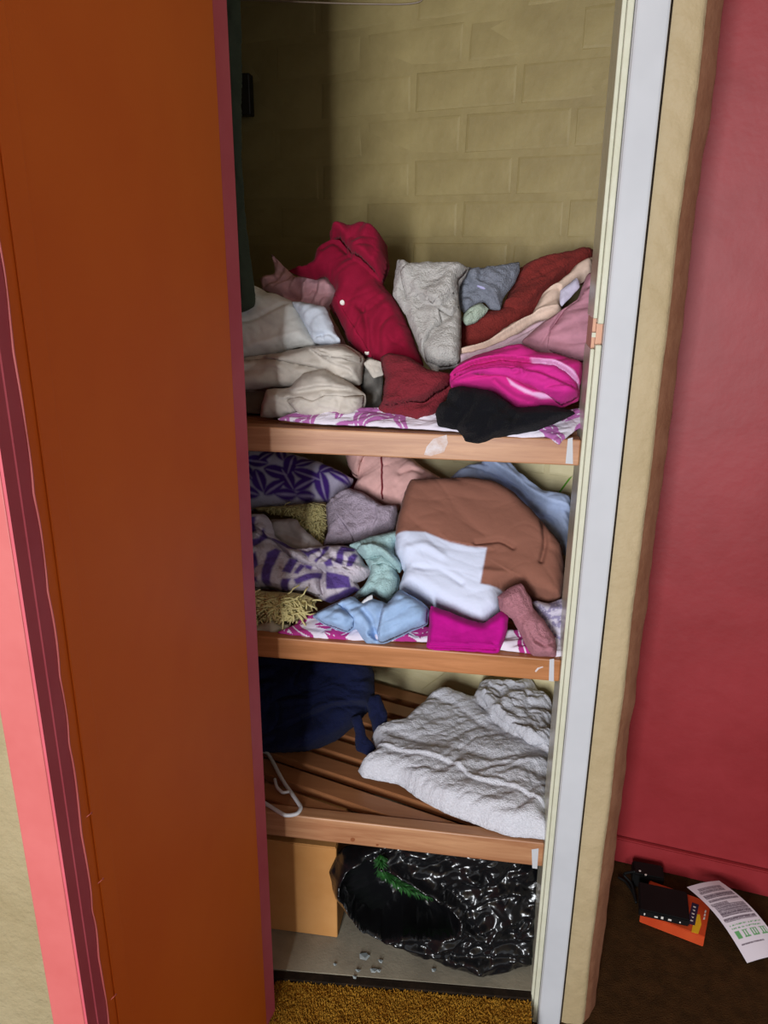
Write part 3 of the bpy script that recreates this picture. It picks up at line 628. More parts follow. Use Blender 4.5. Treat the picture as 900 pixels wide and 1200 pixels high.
S = garment('cushion', 'pale pink cushion with a dark piped seam at the back of the middle shelf', 'cushion', A(3, (513, 52), (600, 35), (700, 36), (818, 66), (880, 110), (975, 172), (880, 240), (775, 310), (690, 285), (620, 255), (548, 217), (574, 166), (545, 150), (520, 95)), (1.53, Z2, .7), m('pale_pink_cotton', '#d3a49e'), .04, .05, .06, .003,
        (.004, .05, 40, 2), [(A(3, (520, 65), (560, 100), (600, 110)), .006, .004, 'g'), (A(3, (575, 165), (610, 90), (640, 60)), .005, .005, 's', .02), (A(3, (780, 170), (830, 150), (880, 160)), .006, .006, 'g')], seed=43, group=G2)
flap(S, A(3, (516, 55), (600, 40), (636, 62), (606, 100), (577, 162), (547, 148), (522, 95)), .008, .012, seed=216)
tube_on('piped_seam', S, A(3, (692, 62), (697, 180), (692, 272)), .0022, m('dark_piping', '#7a2f35'), .001)
garment('folded_sheet', 'light blue sheet tumbling behind the brown and white bedding', 'sheet', A(4, (315, 165), (390, 103), (470, 80), (585, 78), (640, 140), (740, 215), (860, 235), (862, 310), (860, 480), (815, 470), (740, 420), (600, 300), (410, 220)), (1.475, Z2, .85), m('light_blue_cotton', '#aebdde'), .035, .035, .05, .003,
        (.005, .05, -35, 4), [(A(4, (470, 90), (580, 160), (680, 240), (760, 290), (850, 310)), .010, .005, 's', .04), (A(4, (400, 120), (520, 150), (620, 230), (720, 340)), .005, .005, 'g'), (A(4, (560, 90), (650, 190), (740, 240)), .005, .006, 'g')], seed=44, group=G2)
wpoly = A(4, (60, 424), (150, 421), (225, 422), (330, 466), (410, 484), (487, 490), (474, 565), (460, 642), (545, 656), (580, 660), (575, 760), (470, 830), (80, 650))
S = garment('duvet_cover', 'bundled duvet cover, brown with a white panel, on the middle shelf', 'bedding', A(4, (155, 166), (290, 161), (410, 155), (520, 173), (600, 213), (680, 288), (750, 368), (822, 462), (835, 600), (815, 695), (740, 697), (690, 672), (640, 640), (560, 655), (552, 740), (470, 812), (380, 775), (230, 704), (105, 640), (125, 560), (88, 500), (82, 420), (95, 340), (130, 210)), (1.355, Z2, .8), cloth('brown_white_cotton', '#8c5a48', vcol=True), .05, .045, .09, .0022,
        (.003, .09, -20, 2.5), [(A(4, (440, 470), (540, 458), (600, 487)), .008, .005, 'g'), (A(4, (727, 370), (737, 470), (720, 545)), .010, .005, 'g'), (A(4, (480, 590), (570, 600), (640, 620)), .006, .008, 'r'), (A(4, (150, 490), (230, 480), (300, 520)), .005, .008, 'r'), (A(4, (640, 625), (700, 660), (790, 690)), .008, .005, 's', .02), (A(4, (180, 570), (280, 580), (380, 640)), .004, .006, 'g'), (A(4, (300, 440), (330, 462), (487, 490)), .002, .002, 's', .006)],
        [(wpoly, '#ccd3e8')], '#86594a', seed=45, group=G2)
S = garment('terry_towel', 'lilac grey terry towel below the pink cushion', 'towel', A(3, (418, 295), (440, 268), (480, 233), (530, 212), (590, 233), (640, 263), (690, 293), (757, 293), (757, 350), (742, 407), (640, 445), (560, 475), (500, 495), (400, 495), (425, 430)), (1.46, Z2, .75), m('lilac_terry', '#b4a4b4', 'terry'), .028, .03, .05, .0028,
        (.004, .05, 40, 2), [(A(3, (445, 290), (480, 365), (530, 425), (560, 480)), .010, .004, 's', .025), (A(3, (450, 260), (480, 280), (510, 260)), .004, .004, 'g'), (A(3, (660, 330), (670, 380), (640, 430)), .006, .005, 's', .02)], seed=46, group=G2)
flap(S, A(3, (422, 297), (446, 285), (482, 365), (530, 425), (558, 477), (500, 492), (403, 492), (427, 430)), .009, .008, seed=211)
C_yel = m('pale_yellow_yarn', '#d3c78e')
def fringe(S, poly, n, L, rad, seed, droop=.8):
    rs = np.random.RandomState(seed); pts = np.array([S.uv(x, y) for x, y in poly]); lo_, hi_ = pts.min(0), pts.max(0); paths = []
    idx = np.where(inside(S.P, pts))[0]
    for _ in range(n):
        i = rs.choice(idx); p = S.base3[i] + S.n * S.h[i]
        a = rs.normal(0, .7); dr = S.ex * math.sin(a) - S.ey * math.cos(a) * droop; sd = np.cross(dr, S.n); cv = rs.normal(0, .45); path = []
        for k in range(5):
            t = k / 4; path.append(tuple(p + dr * L * t * (.7 + .3 * rs.rand()) + sd * cv * L * t * t + S.n * (L * .45 * math.sin(t * 2.6) - .001)))
        paths.append(path)
    return paths
S = garment('fringed_mat', 'pale yellow shaggy mat under the lilac towel', 'mat', A(3, (60, 310), (280, 292), (350, 282), (420, 282), (424, 350), (412, 430), (402, 490), (370, 462), (330, 422), (270, 362), (190, 330)), (1.475, Z2, .8), C_yel, .016, .02, .04, .003, (.003, .03, 0, 1.5), seed=47, group=G2)
pa = fringe(S, A(3, (100, 315), (280, 298), (350, 290), (412, 290), (415, 350), (402, 430), (395, 470), (330, 400), (270, 350), (190, 325)), 420, .016, .0014, 2)
o = tube('yarn_loops', pa, [.0014] * len(pa), C_yel, S.o, 4); o['kind'] = 'stuff'
garment('pillowcase', 'plain white pillowcase folded above the purple striped towel', 'pillowcase', A(3, (150, 366), (270, 360), (300, 398), (380, 468), (405, 492), (340, 515), (240, 510), (190, 470), (155, 430)), (1.425, Z2, .75), m('offwhite_cotton', '#bfb5b5'), .014, .02, .04, .003, (.004, .05, -40, 2), [(A(3, (180, 430), (260, 450), (330, 480)), .006, .005, 'g')], seed=48, group=G2)
P_ = '#5a4488'
st = [((140, 690), (142, 620), (160, 545), (200, 518), (222, 530), (192, 600), (178, 690)), ((232, 632), (258, 560), (298, 568), (268, 638)), ((283, 637), (310, 588), (335, 598), (305, 642)), ((330, 590), (365, 598), (360, 618), (335, 612)), ((283, 665), (340, 640), (402, 625), (405, 655), (292, 688)), ((212, 715), (235, 665), (275, 662), (248, 712)),
      ((435, 710), (420, 615), (540, 650), (548, 700)), ((390, 760), (460, 735), (560, 690), (580, 700), (565, 722), (440, 765)), ((428, 592), (465, 560), (468, 600), (436, 608)), ((478, 590), (485, 540), (500, 500), (562, 505), (560, 525), (518, 535), (512, 602)), ((530, 605), (535, 560), (562, 535), (578, 545), (558, 607)),
      ((75, 380), (110, 375), (105, 440), (75, 450)), ((70, 480), (120, 470), (150, 430), (158, 470), (110, 510), (80, 520)), ((75, 560), (110, 540), (120, 600), (95, 640), (75, 640)), ((165, 470), (260, 480), (290, 520), (250, 520)), ((300, 520), (350, 530), (400, 510), (410, 530), (350, 560)), ((420, 500), (450, 495), (420, 560), (390, 590), (380, 580), (410, 550)), ((40, 650), (120, 660), (120, 680), (40, 680))]
S = garment('striped_towel', 'white towel with broken purple stripes crumpled on the middle shelf', 'towel', A(3, (20, 350), (70, 342), (120, 338), (158, 380), (172, 440), (205, 470), (260, 500), (330, 498), (420, 488), (500, 486), (572, 508), (604, 578), (645, 600), (604, 652), (566, 668), (580, 702), (510, 735), (440, 762), (390, 745), (320, 714), (230, 719), (150, 696), (20, 695)), (1.375, Z2, .65), cloth('purple_stripe_terry', '#c3b8c3', 'terry', vcol=True), .035, .035, .03, .002,
        (.009, .05, -25, 2.5), [(A(3, (170, 470), (240, 525), (290, 570), (400, 605), (460, 615)), .014, .005, 's', .03), (A(3, (330, 500), (350, 570), (400, 600)), .010, .006, 'g'), (A(3, (410, 620), (405, 680), (415, 720)), .010, .005, 'g'), (A(3, (400, 600), (480, 600), (560, 660)), .009, .005, 's', .02), (A(3, (400, 560), (440, 530), (430, 500)), .006, .005, 'g'), (A(3, (60, 480), (110, 400), (150, 390)), .006, .008, 'g')],
        [(A(3, *p), P_) for p in st], '#c9bfc9', seed=49, group=G2)
flap(S, A(3, (25, 480), (90, 440), (170, 472), (235, 528), (290, 572), (345, 590), (403, 608), (398, 660), (408, 740), (320, 711), (230, 716), (150, 693), (25, 692)), .012, .012, (.005, .05, -20, 2), 217, prints=[(A(3, *p), P_) for p in st], base='#c9bfc9')
S = garment('terry_towel', 'pale mint green terry towel beside the striped towel', 'towel', A(3, (520, 488), (600, 453), (700, 430), (765, 410), (773, 440), (742, 500), (748, 525), (790, 582), (772, 622), (755, 610), (773, 650), (763, 700), (712, 768), (640, 725), (570, 750), (535, 740), (600, 680), (632, 620), (604, 560), (570, 512)), (1.37, Z2, .65), m('mint_terry', '#a6c5c6', 'terry'), .03, .03, .02, .0025,
        (.005, .05, -30, 2), [(A(3, (560, 510), (640, 488), (700, 508), (760, 550)), -.011, .004, 's', .025), (A(3, (620, 560), (690, 555), (770, 622)), .008, .005, 'g'), (A(3, (640, 600), (700, 590), (760, 620)), .006, .004, 's', .02), (A(3, (570, 740), (640, 700), (700, 640)), .004, .006, 'g')], seed=50, group=G2)
flap(S, A(3, (560, 512), (640, 490), (700, 508), (760, 552), (786, 584), (772, 618), (690, 556), (625, 562), (602, 556)), .010, .009, seed=212)
flap(S, A(3, (640, 598), (700, 590), (755, 612), (770, 650), (761, 698), (712, 762), (645, 722), (575, 745), (605, 682)), .010, .010, seed=213)
S = garment('folded_cloth', 'light blue cotton cloth spilling over the edge of the middle shelf', 'cloth', A(3, (352, 826), (430, 778), (470, 760), (530, 730), (560, 740), (590, 762), (640, 740), (710, 766), (770, 700), (860, 748), (908, 790), (905, 867), (820, 903), (760, 935), (690, 960), (620, 958), (590, 934), (560, 886), (520, 908), (420, 873)), (1.298, Z2, .6), m('powder_blue_cotton', '#93aed2'), .028, .03, .04, .0025,
        (.005, .05, 30, 2.5), [(A(3, (600, 800), (640, 850), (668, 948)), .012, .006, 'g'), (A(3, (700, 775), (684, 860), (668, 950)), .010, .004, 's', .03), (A(3, (440, 790), (500, 800), (560, 790), (600, 765)), .007, .005, 'g'), (A(3, (370, 830), (440, 830), (500, 850)), .007, .006, 'g'), (A(3, (500, 780), (540, 830), (560, 880)), .007, .005, 'g')],
        dents=[(A(3, (622, 915), (650, 880), (672, 910), (664, 948)), .02, .012)], seed=51, group=G2)
flap(S, A(3, (704, 775), (770, 705), (858, 750), (904, 791), (901, 865), (820, 899), (760, 930), (692, 955), (670, 948), (684, 860)), .010, .010, (.003, .04, 30, 3), 214)
flap(S, A(3, (358, 826), (430, 782), (475, 770), (520, 800), (560, 845), (555, 880), (520, 902), (420, 868)), .009, .010, (.004, .04, 30, 2), 215)
garment('hem_tag', None, None, A(3, (570, 780), (600, 745), (638, 722), (640, 752), (600, 770)), (1.292, Z2, .62), m('white_hem', '#d3d6da'), .004, .005, .002, .002, (0, 1, 0, 1), parent=S.o, seed=52)
S = garment('fringed_mat', 'pale yellow shaggy mat below the striped towel', 'mat', A(3, (0, 700), (60, 700), (160, 708), (300, 718), (370, 750), (340, 800), (300, 850), (220, 850), (150, 830), (60, 845), (0, 845)), (1.345, Z2, .5), C_yel, .022, .025, .05, .003, (.003, .03, 0, 1.5), seed=53, group=G2)
pa = fringe(S, A(3, (10, 710), (160, 715), (300, 725), (360, 755), (330, 800), (290, 840), (220, 842), (150, 822), (60, 835), (10, 835)), 330, .030, .0018, 3)
o = tube('yarn_loops', pa, [.0018] * len(pa), C_yel, S.o, 4); o['kind'] = 'stuff'
garment('folded_cloth', 'beige cloth end sticking out at the left front of the middle shelf', 'cloth', A(3, (0, 870), (90, 868), (160, 838), (222, 868), (244, 882), (182, 917), (110, 908), (40, 918), (0, 918)), (1.322, Z2, .4), m('beige_cloth_end', '#a99f8c'), .012, .014, .04, .0025, (.003, .03, 20, 2), seed=54, group=G2)
garment('printed_sheet', 'white sheet with magenta print lining the middle shelf', 'sheet', A(0, (325, 741), (345, 732), (362, 720), (420, 725), (500, 735), (600, 738), (660, 735), (660, 768), (640, 768), (600, 763), (560, 758), (500, 752), (420, 750), (370, 747)), (1.30, Z2 + .002, 3.0), cloth('white_magenta_print', '#d5cedb', vcol=True), .005, .01, .004, .0014, (.003, .04, 20, 2), [], [swirl(8, '#a02f78', .045)], '#d3cbd8', seed=55, group=G2)
garment('folded_sheet', 'bright magenta folded sheet at the front edge of the middle shelf', 'sheet', A(4, (245, 715), (380, 765), (470, 790), (552, 735), (583, 762), (575, 840), (548, 908), (530, 923), (400, 915), (228, 907), (233, 820)), (1.300, Z2, .35), m('bright_magenta', '#ac0c7e'), .02, .016, .05, .002,
        (.0015, .06, 5, 3), [(A(4, (230, 868), (380, 872), (545, 880)), .010, .002, 's', .01), (A(4, (232, 890), (380, 894), (530, 900)), .010, .0025, 'g'), (A(4, (520, 870), (545, 885), (530, 905)), .005, .003, 'g')], seed=56, group=G2)
garment('terry_cloth', 'dusty pink terry cloth hanging at the right of the magenta sheet', 'towel', A(4, (537, 672), (580, 638), (640, 612), (682, 678), (695, 720), (752, 790), (790, 860), (793, 935), (690, 930), (668, 900), (638, 840), (600, 772), (552, 742)), (1.298, Z2, .45), m('dusty_pink_terry', '#a8727c', 'terry'), .024, .026, .04, .0025,
        (.004, .04, -50, 2), [(A(4, (590, 720), (620, 760), (680, 740)), .005, .008, 'g'), (A(4, (640, 640), (660, 690), (690, 720)), .006, .005, 'g'), (A(4, (700, 860), (740, 880), (780, 870)), .008, .004, 'g')], seed=57, group=G2)
garment('lace_cloth', 'white patterned cloth tucked in behind the pink terry cloth', 'cloth', A(4, (690, 700), (715, 690), (760, 700), (850, 680), (850, 900), (800, 900), (765, 830), (712, 742)), (1.345, Z2, .4), cloth('grey_white_print', '#b9b2c0', vcol=True), .012, .02, .04, .0022, (.006, .03, 20, 2), [], [swirl(12, '#8a82a0', .012)], '#bdb6c6', seed=58, group=G2)

# ================================================================== BOTTOM SHELF
C_navy = m('navy_fleece', '#141a3a', 'terry')
S = garment('dressing_gown', 'dark navy fleece dressing gown bundled in the left corner of the bottom shelf', 'clothing', A(5, (-30, 20), (150, 15), (350, 45), (362, 130), (347, 172), (310, 214), (250, 264), (160, 300), (-30, 300)), (1.52, Z3, .8), C_navy, .06, .06, .08, .003,
        (.010, .07, 10, 2), [(A(5, (170, 200), (250, 170), (340, 160)), .015, .008, 's', .04), (A(5, (230, 80), (290, 100), (345, 80)), .008, .01, 'g')], seed=71, group=G3)
garment('belt', None, None, A(5, (295, 200), (322, 188), (338, 245), (368, 288), (342, 304), (310, 288), (306, 240)), (1.47, Z3, .7), C_navy, .008, .010, .006, .003, (.002, .03, 80, 2), parent=S.o, seed=72)
garment('belt', None, None, A(5, (335, 140), (375, 132), (397, 180), (398, 238), (366, 254), (350, 205)), (1.50, Z3, .75), C_navy, .010, .012, .006, .003, (.003, .03, 80, 2), parent=S.o, seed=73)
S = garment('bath_towel', 'white terry bath towel lying crumpled across the bare slats', 'towel', A(5, (353, 255), (400, 240), (440, 234), (470, 200), (540, 138), (590, 150), (648, 158), (652, 128), (720, 133), (800, 130), (845, 165), (880, 200), (876, 300), (858, 535), (835, 543), (740, 534), (640, 498), (560, 468), (480, 424), (430, 388), (330, 368), (316, 345), (365, 308)), (1.31, Z3 + .006, 9.0), m('white_terry', '#d2d2da', 'terry'), .05, .05, .003, .003,
        (.004, .06, 30, 2.5), [(A(5, (345, 310), (430, 335), (520, 355), (600, 385), (640, 420), (740, 440), (830, 480)), .004, .004, 's', .012), (A(5, (640, 160), (700, 240), (760, 290), (850, 330)), .009, .006, 's', .03), (A(5, (650, 160), (720, 200), (860, 230)), .006, .008, 'g'), (A(5, (520, 180), (600, 210), (680, 270)), .005, .010, 'g'), (A(5, (690, 170), (720, 190), (700, 220), (660, 200)), .006, .005, 'g'), (A(5, (420, 290), (540, 320), (680, 350)), .005, .012, 'g'), (A(5, (600, 420), (700, 380), (840, 400)), .005, .012, 'g')], seed=74, group=G3)
flap(S, A(5, (645, 165), (654, 132), (720, 136), (800, 134), (842, 168), (872, 215), (866, 320), (800, 318), (755, 285), (715, 250), (690, 225)), .014, .014, (.006, .04, -20, 2), 206)
M_hang = paint('white_plastic', '#d6d6da', None, .35)
def zpts(c, pts, z): return [on_z(x, y, z) for x, y in A(c, *pts)]
hz = Z3 + .0045
hp = catmull(np.array(zpts(5, [(-20, 300), (40, 292), (62, 305), (100, 375), (148, 445), (150, 460), (138, 472), (105, 474), (48, 440), (-30, 405)], hz)), False, 6)
root = empty('coat_hanger', tuple(hp.mean(0))); tag(root, 'white plastic coat hanger lying on the slats of the bottom shelf', 'hanger')
tube('hanger_bar', [[tuple(p) for p in hp]], [.0042], M_hang, root, 10)
hk = catmull(np.array(zpts(5, [(78, 372), (84, 395), (100, 410), (118, 408)], hz + .003)), False, 6)
tube('strap_hook', [[tuple(p) for p in hk]], [.0034], M_hang, root, 8)

# ================================================================== CUPBOARD FLOOR
M_card = paint('tan_cardboard', '#b07a42', '#bc8850', .75, .25, 6, ((90, .15, .001),))
cb = empty('cardboard_box', (-.40, 1.47, 0)); tag(cb, 'plain tan cardboard box on the cupboard floor beside the black bag', 'box')
o = box('carton', (-.545, 1.352, .0005), (-.297, 1.56, .255), M_card, cb, .003)
box('flap', (-.543, 1.353, .2555), (-.299, 1.455, .2585), M_card, cb); box('flap', (-.543, 1.457, .2555), (-.299, 1.559, .2585), M_card, cb)
mb, nt, b = new_mat('black_plastic_bag'); b.inputs['Base Color'].default_value = (.006, .006, .007, 1); b.inputs['Roughness'].default_value = .22
add_bump(nt, b, noise_node(nt, 40, 3, .5).outputs[0], .12, .008)
mouth = A(6, (248, 230), (254, 176), (280, 142), (330, 126), (395, 150), (470, 190), (550, 245), (590, 290), (572, 330), (500, 342), (430, 325), (372, 345), (300, 305))
S = garment('bin_bag', 'black plastic bin bag lying open on the cupboard floor', 'bag', A(6, (215, 178), (232, 142), (255, 108), (330, 80), (450, 40), (600, 30), (760, 60), (840, 130), (838, 300), (812, 430), (760, 458), (700, 474), (600, 462), (480, 418), (370, 378), (290, 325), (232, 255)), (1.322, 0.01, .35, .17), mb, .05, .06, .2, .003,
        (.006, .05, 30, 2), [(A(6, (610, 300), (660, 340), (760, 330), (820, 290)), .008, .006, 'g'), (A(6, (480, 370), (600, 400), (740, 400), (800, 410)), .010, .006, 'g'), (A(6, (540, 190), (600, 250), (630, 320)), .010, .008, 'g'), (A(6, (380, 350), (480, 380), (560, 360), (620, 330)), .010, .008, 'r'), (A(6, (400, 140), (500, 200), (600, 260)), .010, .007, 'r')],
        dents=[(mouth, .13, .045)], back=(.5, .6, -.2), crumple=.0036, seed=81)
# keep the bag's underside on the floor
for v in S.o.data.vertices:
    if v.co.z + S.o.location.z < .0015: v.co.z = .0015 - S.o.location.z
# artificial pine garland inside the bag
gp = catmull(np.array([S.at(x, y, l_) for (x, y), l_ in zip(A(6, (362, 95), (368, 140), (392, 205), (430, 235), (490, 255), (530, 266)), (.012, .012, .05, .06, .05, .03))]), False, 8)
M_pine = paint('green_pine_needles', '#1d4f1e', '#2f6b2a', .5, .3, 90); M_wire = paint('green_wire', '#2b3a1e', None, .5)
rs = np.random.RandomState(5); root = empty('pine_garland', tuple(gp[0])); tag(root, 'green artificial pine garland sticking out of the black bag', 'garland')
tube('stem', [[tuple(p) for p in gp]], [.0016], M_wire, root, 6)
nd = []
for i in range(800):
    k = rs.randint(0, len(gp) - 1); p = gp[k] + (gp[k + 1] - gp[k]) * rs.rand(); tdir = gp[k + 1] - gp[k]; tdir = tdir / np.linalg.norm(tdir)
    d = rs.normal(size=3); d -= tdir * (d @ tdir); d /= np.linalg.norm(d); d = d * .8 + tdir * .6; L = .012 + .010 * rs.rand()
    nd.append([tuple(p), tuple(p + d * L * .5), tuple(p + d * L)])
o = tube('needles', nd, [[.0008, .0009, .0003]] * len(nd), M_pine, root, 3); o['kind'] = 'stuff'
# debris flakes
M_flake = paint('blue_grey_flake', '#6f7c82', '#8a8e8a', .6)
fl = [(315, 425, 17), (365, 442, 7), (345, 468, 10), (300, 470, 8), (232, 452, 5), (520, 468, 7), (360, 470, 6), (290, 488, 6), (690, 472, 4), (540, 440, 4)]
for i, (x, y, s) in enumerate(fl):
    c = on_z(*A(6, (x, y))[0], 0.001); n = 6; V = []
    for zz in (0, .0016):
        for k in range(n):
            t = k / n * 6.283; rr = s * .0008 * random.uniform(.55, 1.2); V.append((rr * math.cos(t), rr * math.sin(t) * .8, zz + .003 * (k % 3 == 0)))
    F = [tuple(range(n))[::-1], tuple(range(n, 2 * n))] + [(k, (k + 1) % n, n + (k + 1) % n, n + k) for k in range(n)]
    me = bpy.data.meshes.new('paint_flake'); me.from_pydata(V, [], F); o = link_mesh('paint_flake', me, M_flake, None, tuple(c)); tag(o, 'loose bluish grey flake of debris on the bare cupboard floor', 'debris', 'flakes on the cupboard floor')
# dark strip standing in for the threshold shade, and mustard carpet with pile
o = prism('trim_4', [(-.42, 1.230), (.1435, 1.268), (.1435, 1.2855), (-.42, 1.2475)], -.074, -.001, M_dark); tag(o, kind='structure', label='dark strip painting the shade between carpet edge and concrete')  # covers the concrete riser, its shade painted as a dark colour
cpts = [(-.388, 1.150)] + [(.143, 1.150)] + [(.143 - t * .555, 1.267 - t * .037 + .004 * nz1(t * 23, 7)) for t in np.linspace(0, 1, 40)]
ca = prism('trim_5', cpts, -.0745, -.012, M_mustard); tag(ca, kind='structure', label='sill covered with worn mustard brown carpet at the cupboard threshold')
tf = []; tr = []
rs = np.random.RandomState(11)
for i in range(9000):
    x = rs.uniform(-.405, .142); ym = 1.266 + (x - .144) * .066 + .004 * rs.randn()
    y = ym - abs(rs.rand()) * .105; L = .006 + .005 * rs.rand(); p = np.array([x, y, -.013]); d = np.array([rs.normal(0, .5), rs.normal(0, .5), 1]); d /= np.linalg.norm(d)
    tf.append([tuple(p), tuple(p + d * L)]); tr.append([.0016, .0007])
o = tube('carpet_pile', tf, tr, M_mustard, ca, 3); o['kind'] = 'stuff'

# ================================================================== RIGHT-HAND FLOOR
zf = -.075
M_boxo = paint('orange_card', '#b83c18', '#c44a20', .5, .4, 10); M_blackp = paint('black_plastic', '#080808', '#0d0d0d', .6, .2, 20)
def plate(name, corners, th, mat, parent=None, bevel=.001, prints=None):
    """flat slab from world corner points (top outline), thickness downwards"""
    c = np.array(corners); l = np.array([c[:, 0].mean(), c[:, 1].mean(), c[:, 2].min() - th]) if parent is None else np.array(parent.location)
    bm = bmesh.new(); a = [bm.verts.new(tuple(p - l)) for p in c]; b_ = [bm.verts.new(tuple(p - l - [0, 0, th])) for p in c]; n = len(c)
    bm.faces.new(a); bm.faces.new(b_[::-1])
    for i in range(n): bm.faces.new((a[i], b_[i], b_[(i + 1) % n], a[(i + 1) % n]))
    bmesh.ops.recalc_face_normals(bm, faces=bm.faces[:])
    if bevel: bmesh.ops.bevel(bm, geom=bm.edges[:], offset=bevel, segments=2, affect='EDGES')
    me = bpy.data.meshes.new(name); bm.to_mesh(me); bm.free()
    return link_mesh(name, me, mat, parent, tuple(l) if parent is None else (0, 0, 0))
BZ = zf + .032
top = [on_z(x, y, BZ) for x, y in A(8, (215, 360), (240, 235), (490, 275), (610, 400), (590, 480), (565, 540))]
q = lambda x, y, z: on_z(*A(8, (x, y))[0], z)
btop = [q(235, 400, BZ), q(215, 262, BZ), q(500, 285, BZ), q(612, 425, BZ), q(572, 528, BZ)]
bx = empty('product_box', (float(np.mean([p[0] for p in btop])), float(np.mean([p[1] for p in btop])), zf)); tag(bx, 'orange and yellow printed product box on the floor under the black device', 'box')
# rectangular carton: four corners squared up on the floor
b0, b1 = q(228, 402, BZ), q(566, 532, BZ); e1 = (b1 - b0); e2 = np.array([-e1[1], e1[0], 0]); e2 = e2 / np.linalg.norm(e2) * .12
car = [b0, b1, b1 + e2, b0 + e2]
plate('carton', car, .031, M_boxo, bx, .0015)
M_yell = paint('yellow_print', '#e0b01c', None, .5); M_navyp = paint('dark_blue_print', '#23203a', None, .5); M_wp = paint('white_print', '#d8d0c8', None, .5)
def on_top(fx, fy): return b0 + e1 * fx + e2 * fy
def decal(name, pts, mat, parent, z=.0004): return plate(name, [p + np.array([0, 0, z]) for p in pts], .0003, mat, parent, 0)
decal('yellow_band', [on_top(.80, .0), on_top(.90, .02), on_top(.92, .30), on_top(.87, .55), on_top(.80, .5)], M_yell, bx)
decal('blue_panel', [on_top(.72, .18), on_top(.83, .2), on_top(.83, .8), on_top(.72, .8)], M_navyp, bx, .0007)
for k in range(5): decal('white_mark', [on_top(.75 + .02 * (k % 2), .28 + .1 * k), on_top(.79, .28 + .1 * k), on_top(.79, .31 + .1 * k), on_top(.75, .31 + .1 * k)], M_wp, bx, .0011)
for k in range(3): decal('white_mark', [on_top(.93, .45 + .1 * k), on_top(.955, .46 + .1 * k), on_top(.955, .52 + .1 * k), on_top(.935, .52 + .1 * k)], M_wp, bx, .0007)
DZ = BZ + .022
d0, d1 = q(222, 385, DZ), q(490, 445, DZ); f1 = d1 - d0; f2 = np.array([-f1[1], f1[0], 0]); f2 = f2 / np.linalg.norm(f2) * .095
dv = empty('black_device', tuple((d0 + d1) / 2 + f2 * .5 - [0, 0, .022])); tag(dv, 'black plastic device lying on the orange product box', 'device')
plate('housing', [d0, d1, d1 + f2, d0 + f2], .0215, M_blackp, dv, .003)
fn = np.array([f2[0], f2[1], 0]) / -np.linalg.norm(f2[:2])
for fx, wd_, hh in ((.10, .018, .006), (.31, .05, .004), (.44, .035, .007), (.58, .05, .005), (.80, .02, .004)):
    p = d0 + f1 * fx + np.array([0, 0, -.014]) + fn * .0004; u = f1 / np.linalg.norm(f1)
    V = [p, p + f1 * wd_ * 1.3, p + f1 * wd_ * 1.3 + [0, 0, hh], p + [0, 0, hh]]; l = np.array(dv.location)
    V = V + [v - fn * .0006 for v in V]; me = bpy.data.meshes.new('white_mark'); me.from_pydata([tuple(v - l) for v in V], [], [(0, 1, 2, 3), (7, 6, 5, 4), (0, 4, 5, 1), (1, 5, 6, 2), (2, 6, 7, 3), (3, 7, 4, 0)]); link_mesh('white_mark', me, M_wp, dv)
# adapter behind
a0, a1 = q(190, 195, zf + .045), q(355, 225, zf + .045); g1 = a1 - a0; g2 = np.array([-g1[1], g1[0], 0]); g2 = g2 / np.linalg.norm(g2) * .05
ad = empty('power_adapter', tuple((a0 + a1) / 2 + g2 * .5 - [0, 0, .045])); tag(ad, 'black power adapter block in the corner by the red baseboard', 'adapter')
plate('housing', [a0, a1, a1 + g2, a0 + g2], .0445, M_blackp, ad, .004)
for fx, fy in ((.22, .25), (.40, .05)):
    p = a0 + g1 * fx + g2 * fy + np.array([0, 0, .0006]); plate('screw', [p + np.array([.003 * math.cos(t), .003 * math.sin(t), 0]) for t in np.linspace(0, 6.28, 9)[:-1]], .001, M_wp, ad, 0)
cab = catmull(np.array([q(110, 215, zf + .006), q(150, 240, zf + .006), q(190, 300, zf + .006), q(205, 350, zf + .006), q(180, 250, zf + .02), q(140, 200, zf + .03), q(200, 185, zf + .05)]), False, 8)
o = tube('power_cable', [[tuple(p) for p in cab]], [.0035], M_blackp, None, 8, loc=tuple(cab[0])); tag(o, 'black cable looping beside the adapter in the corner', 'cable')
# leaflet, curling sheet of paper with print
Lp = [q(470, 268, .045), q(640, 232, .05), q(930, 470, zf + .03), q(930, 600, zf + .012), q(790, 668, zf + .006)]
c00, c10, c01 = q(472, 268, zf + .055), q(642, 234, zf + .055), q(790, 668, zf + .006)
c11 = c01 + (c10 - c00) * 1.15
nu, nv = 60, 140; V = []; CO = []; rs = np.random.RandomState(21)
wh, gy, gr = srgb('#d5ccd4'), srgb('#6e626c'), srgb('#5f9a62')
def leaf_col(s, t):
    if s < .07 or s > .95: return wh
    for t0, t1, s0, s1, kind in ((.085, .125, .15, .85, 1), (.135, .185, .10, .85, 1), (.205, .27, .10, .95, 1), (.29, .325, .10, .95, 1), (.345, .385, .08, .55, 1), (.385, .53, .10, .95, 1), (.555, .60, .08, .95, 1), (.63, .65, .1, .95, 2), (.665, .68, .1, .9, 3), (.70, .78, .12, .24, 4), (.70, .78, .30, .46, 5), (.70, .78, .52, .70, 5), (.70, .78, .76, .94, 5), (.83, .845, .1, .7, 1)):
        if t0 < t < t1 and s0 < s < s1:
            if kind == 1: return gy if rs.rand() < .86 and int(t * 170) % 3 else [x * .5 + y * .5 for x, y in zip(gy, wh)]
            if kind in (2, 3): return gr if rs.rand() < .6 else wh
            if kind == 4: return gr
            return gr if (int(s * 45) % 3 == 0 or t < .71 or t > .77) else wh
    return wh
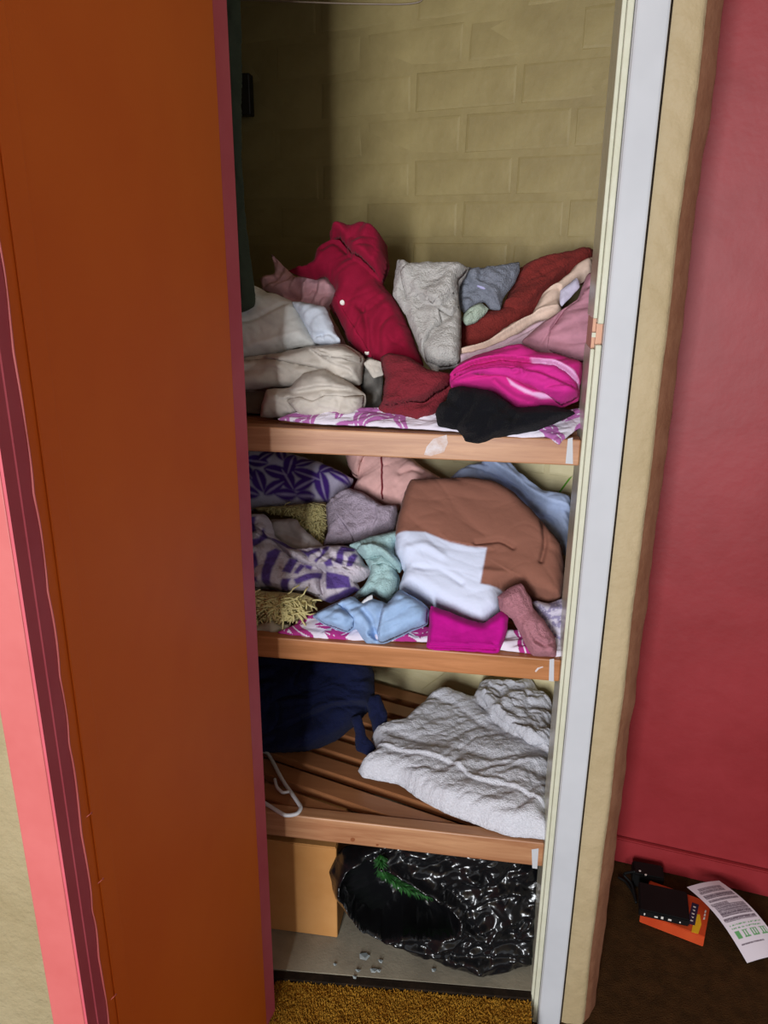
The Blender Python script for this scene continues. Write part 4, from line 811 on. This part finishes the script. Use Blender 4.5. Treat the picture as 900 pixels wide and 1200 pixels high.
for j in range(nv + 1):
    for i in range(nu + 1):
        s, t = i / nu, j / nv
        p = (c00 * (1 - s) + c10 * s) * (1 - t) + (c01 * (1 - s) + c11 * s) * t; p = p + np.array([0, 0, .022 * math.sin(t * math.pi) + .004 * math.sin(s * 3.1)])
        V.append(p); CO.append([*leaf_col(s, t), 1])
n0 = len(V); l = np.array([np.mean([p[0] for p in V]), np.mean([p[1] for p in V]), zf]); VV = [tuple(p - l) for p in V] + [tuple(p - l - np.array([0, 0, .0005])) for p in V]; F = []
for j in range(nv):
    for i in range(nu):
        a = j * (nu + 1) + i; qd = (a, a + 1, a + nu + 2, a + nu + 1); F.append(qd[::-1]); F.append(tuple(x + n0 for x in qd))
me = bpy.data.meshes.new('leaflet'); me.from_pydata(VV, [], F); me.polygons.foreach_set('use_smooth', [True] * len(F))
at = me.color_attributes.new('print', 'FLOAT_COLOR', 'POINT'); at.data.foreach_set('color', np.array(CO + [[*wh, 1]] * n0, np.float32).ravel())
M_paper = cloth('printed_paper', '#d5ccd4', 'none', vcol=True, rough=.6, sheen=0)
o = link_mesh('leaflet', me, M_paper, None, tuple(l)); tag(o, 'white printed leaflet with grey text rows and green icons leaning on the floor', 'leaflet')

# ================================================================== HANGING THINGS
garment('hanging_cloth', 'dull grey-green cloth hanging beside the left jamb above the top shelf', 'clothing', A(0, (225, -120), (268, -130), (281, 0), (283, 60), (283, 180), (288, 260), (297, 330), (297, 360), (240, 360)), (1.40, Z1, .02), m('grey_green_cloth', '#3a4438'), .015, .02, .02, .004, (.004, .03, 90, 4), seed=91)
M_wireh = paint('dull_steel_wire', '#6a5a48', None, .4)
xs = [on_y(300, 0, 1.56), on_y(400, 4, 1.56), on_y(470, 5, 1.56), on_y(492, 2, 1.56), on_y(500, -8, 1.56)]
z_r = 2.12; c = (on_y(300, 0, 1.56) + on_y(492, 2, 1.56)) / 2
wp = catmull(np.array([xs[4]] + xs[3::-1] + [on_y(250, -4, 1.56), np.array([c[0] - .06, 1.56, z_r - .10]), np.array([c[0], 1.56, z_r - .055]), np.array([c[0] + .06, 1.56, z_r - .09]), xs[4] + np.array([0, 0, .01])]), False, 6)
root = empty('wire_hanger', (float(c[0]), 1.56, float(c[2]))); tag(root, 'thin wire coat hanger hanging at the top of the cupboard', 'hanger')
tube('wire_frame', [[tuple(p) for p in wp]], [.0016], M_wireh, root, 6)
hk = [(c[0], 1.56, z_r - .057), (c[0], 1.56, z_r - .02)] + [(c[0] + 0, 1.56 + .017 * math.cos(t), z_r + .017 * math.sin(t)) for t in np.linspace(math.pi * 1.1, -.3, 12)]
tube('hook', [hk], [.0016], M_wireh, root, 6)
o = tube('clothes_rail', [[(XL, 1.56, z_r), (XR, 1.56, z_r)]], [.0125], M_wireh, None, 16, loc=(-.2, 1.56, z_r)); tag(o, 'steel clothes rail across the top of the cupboard', 'rail')
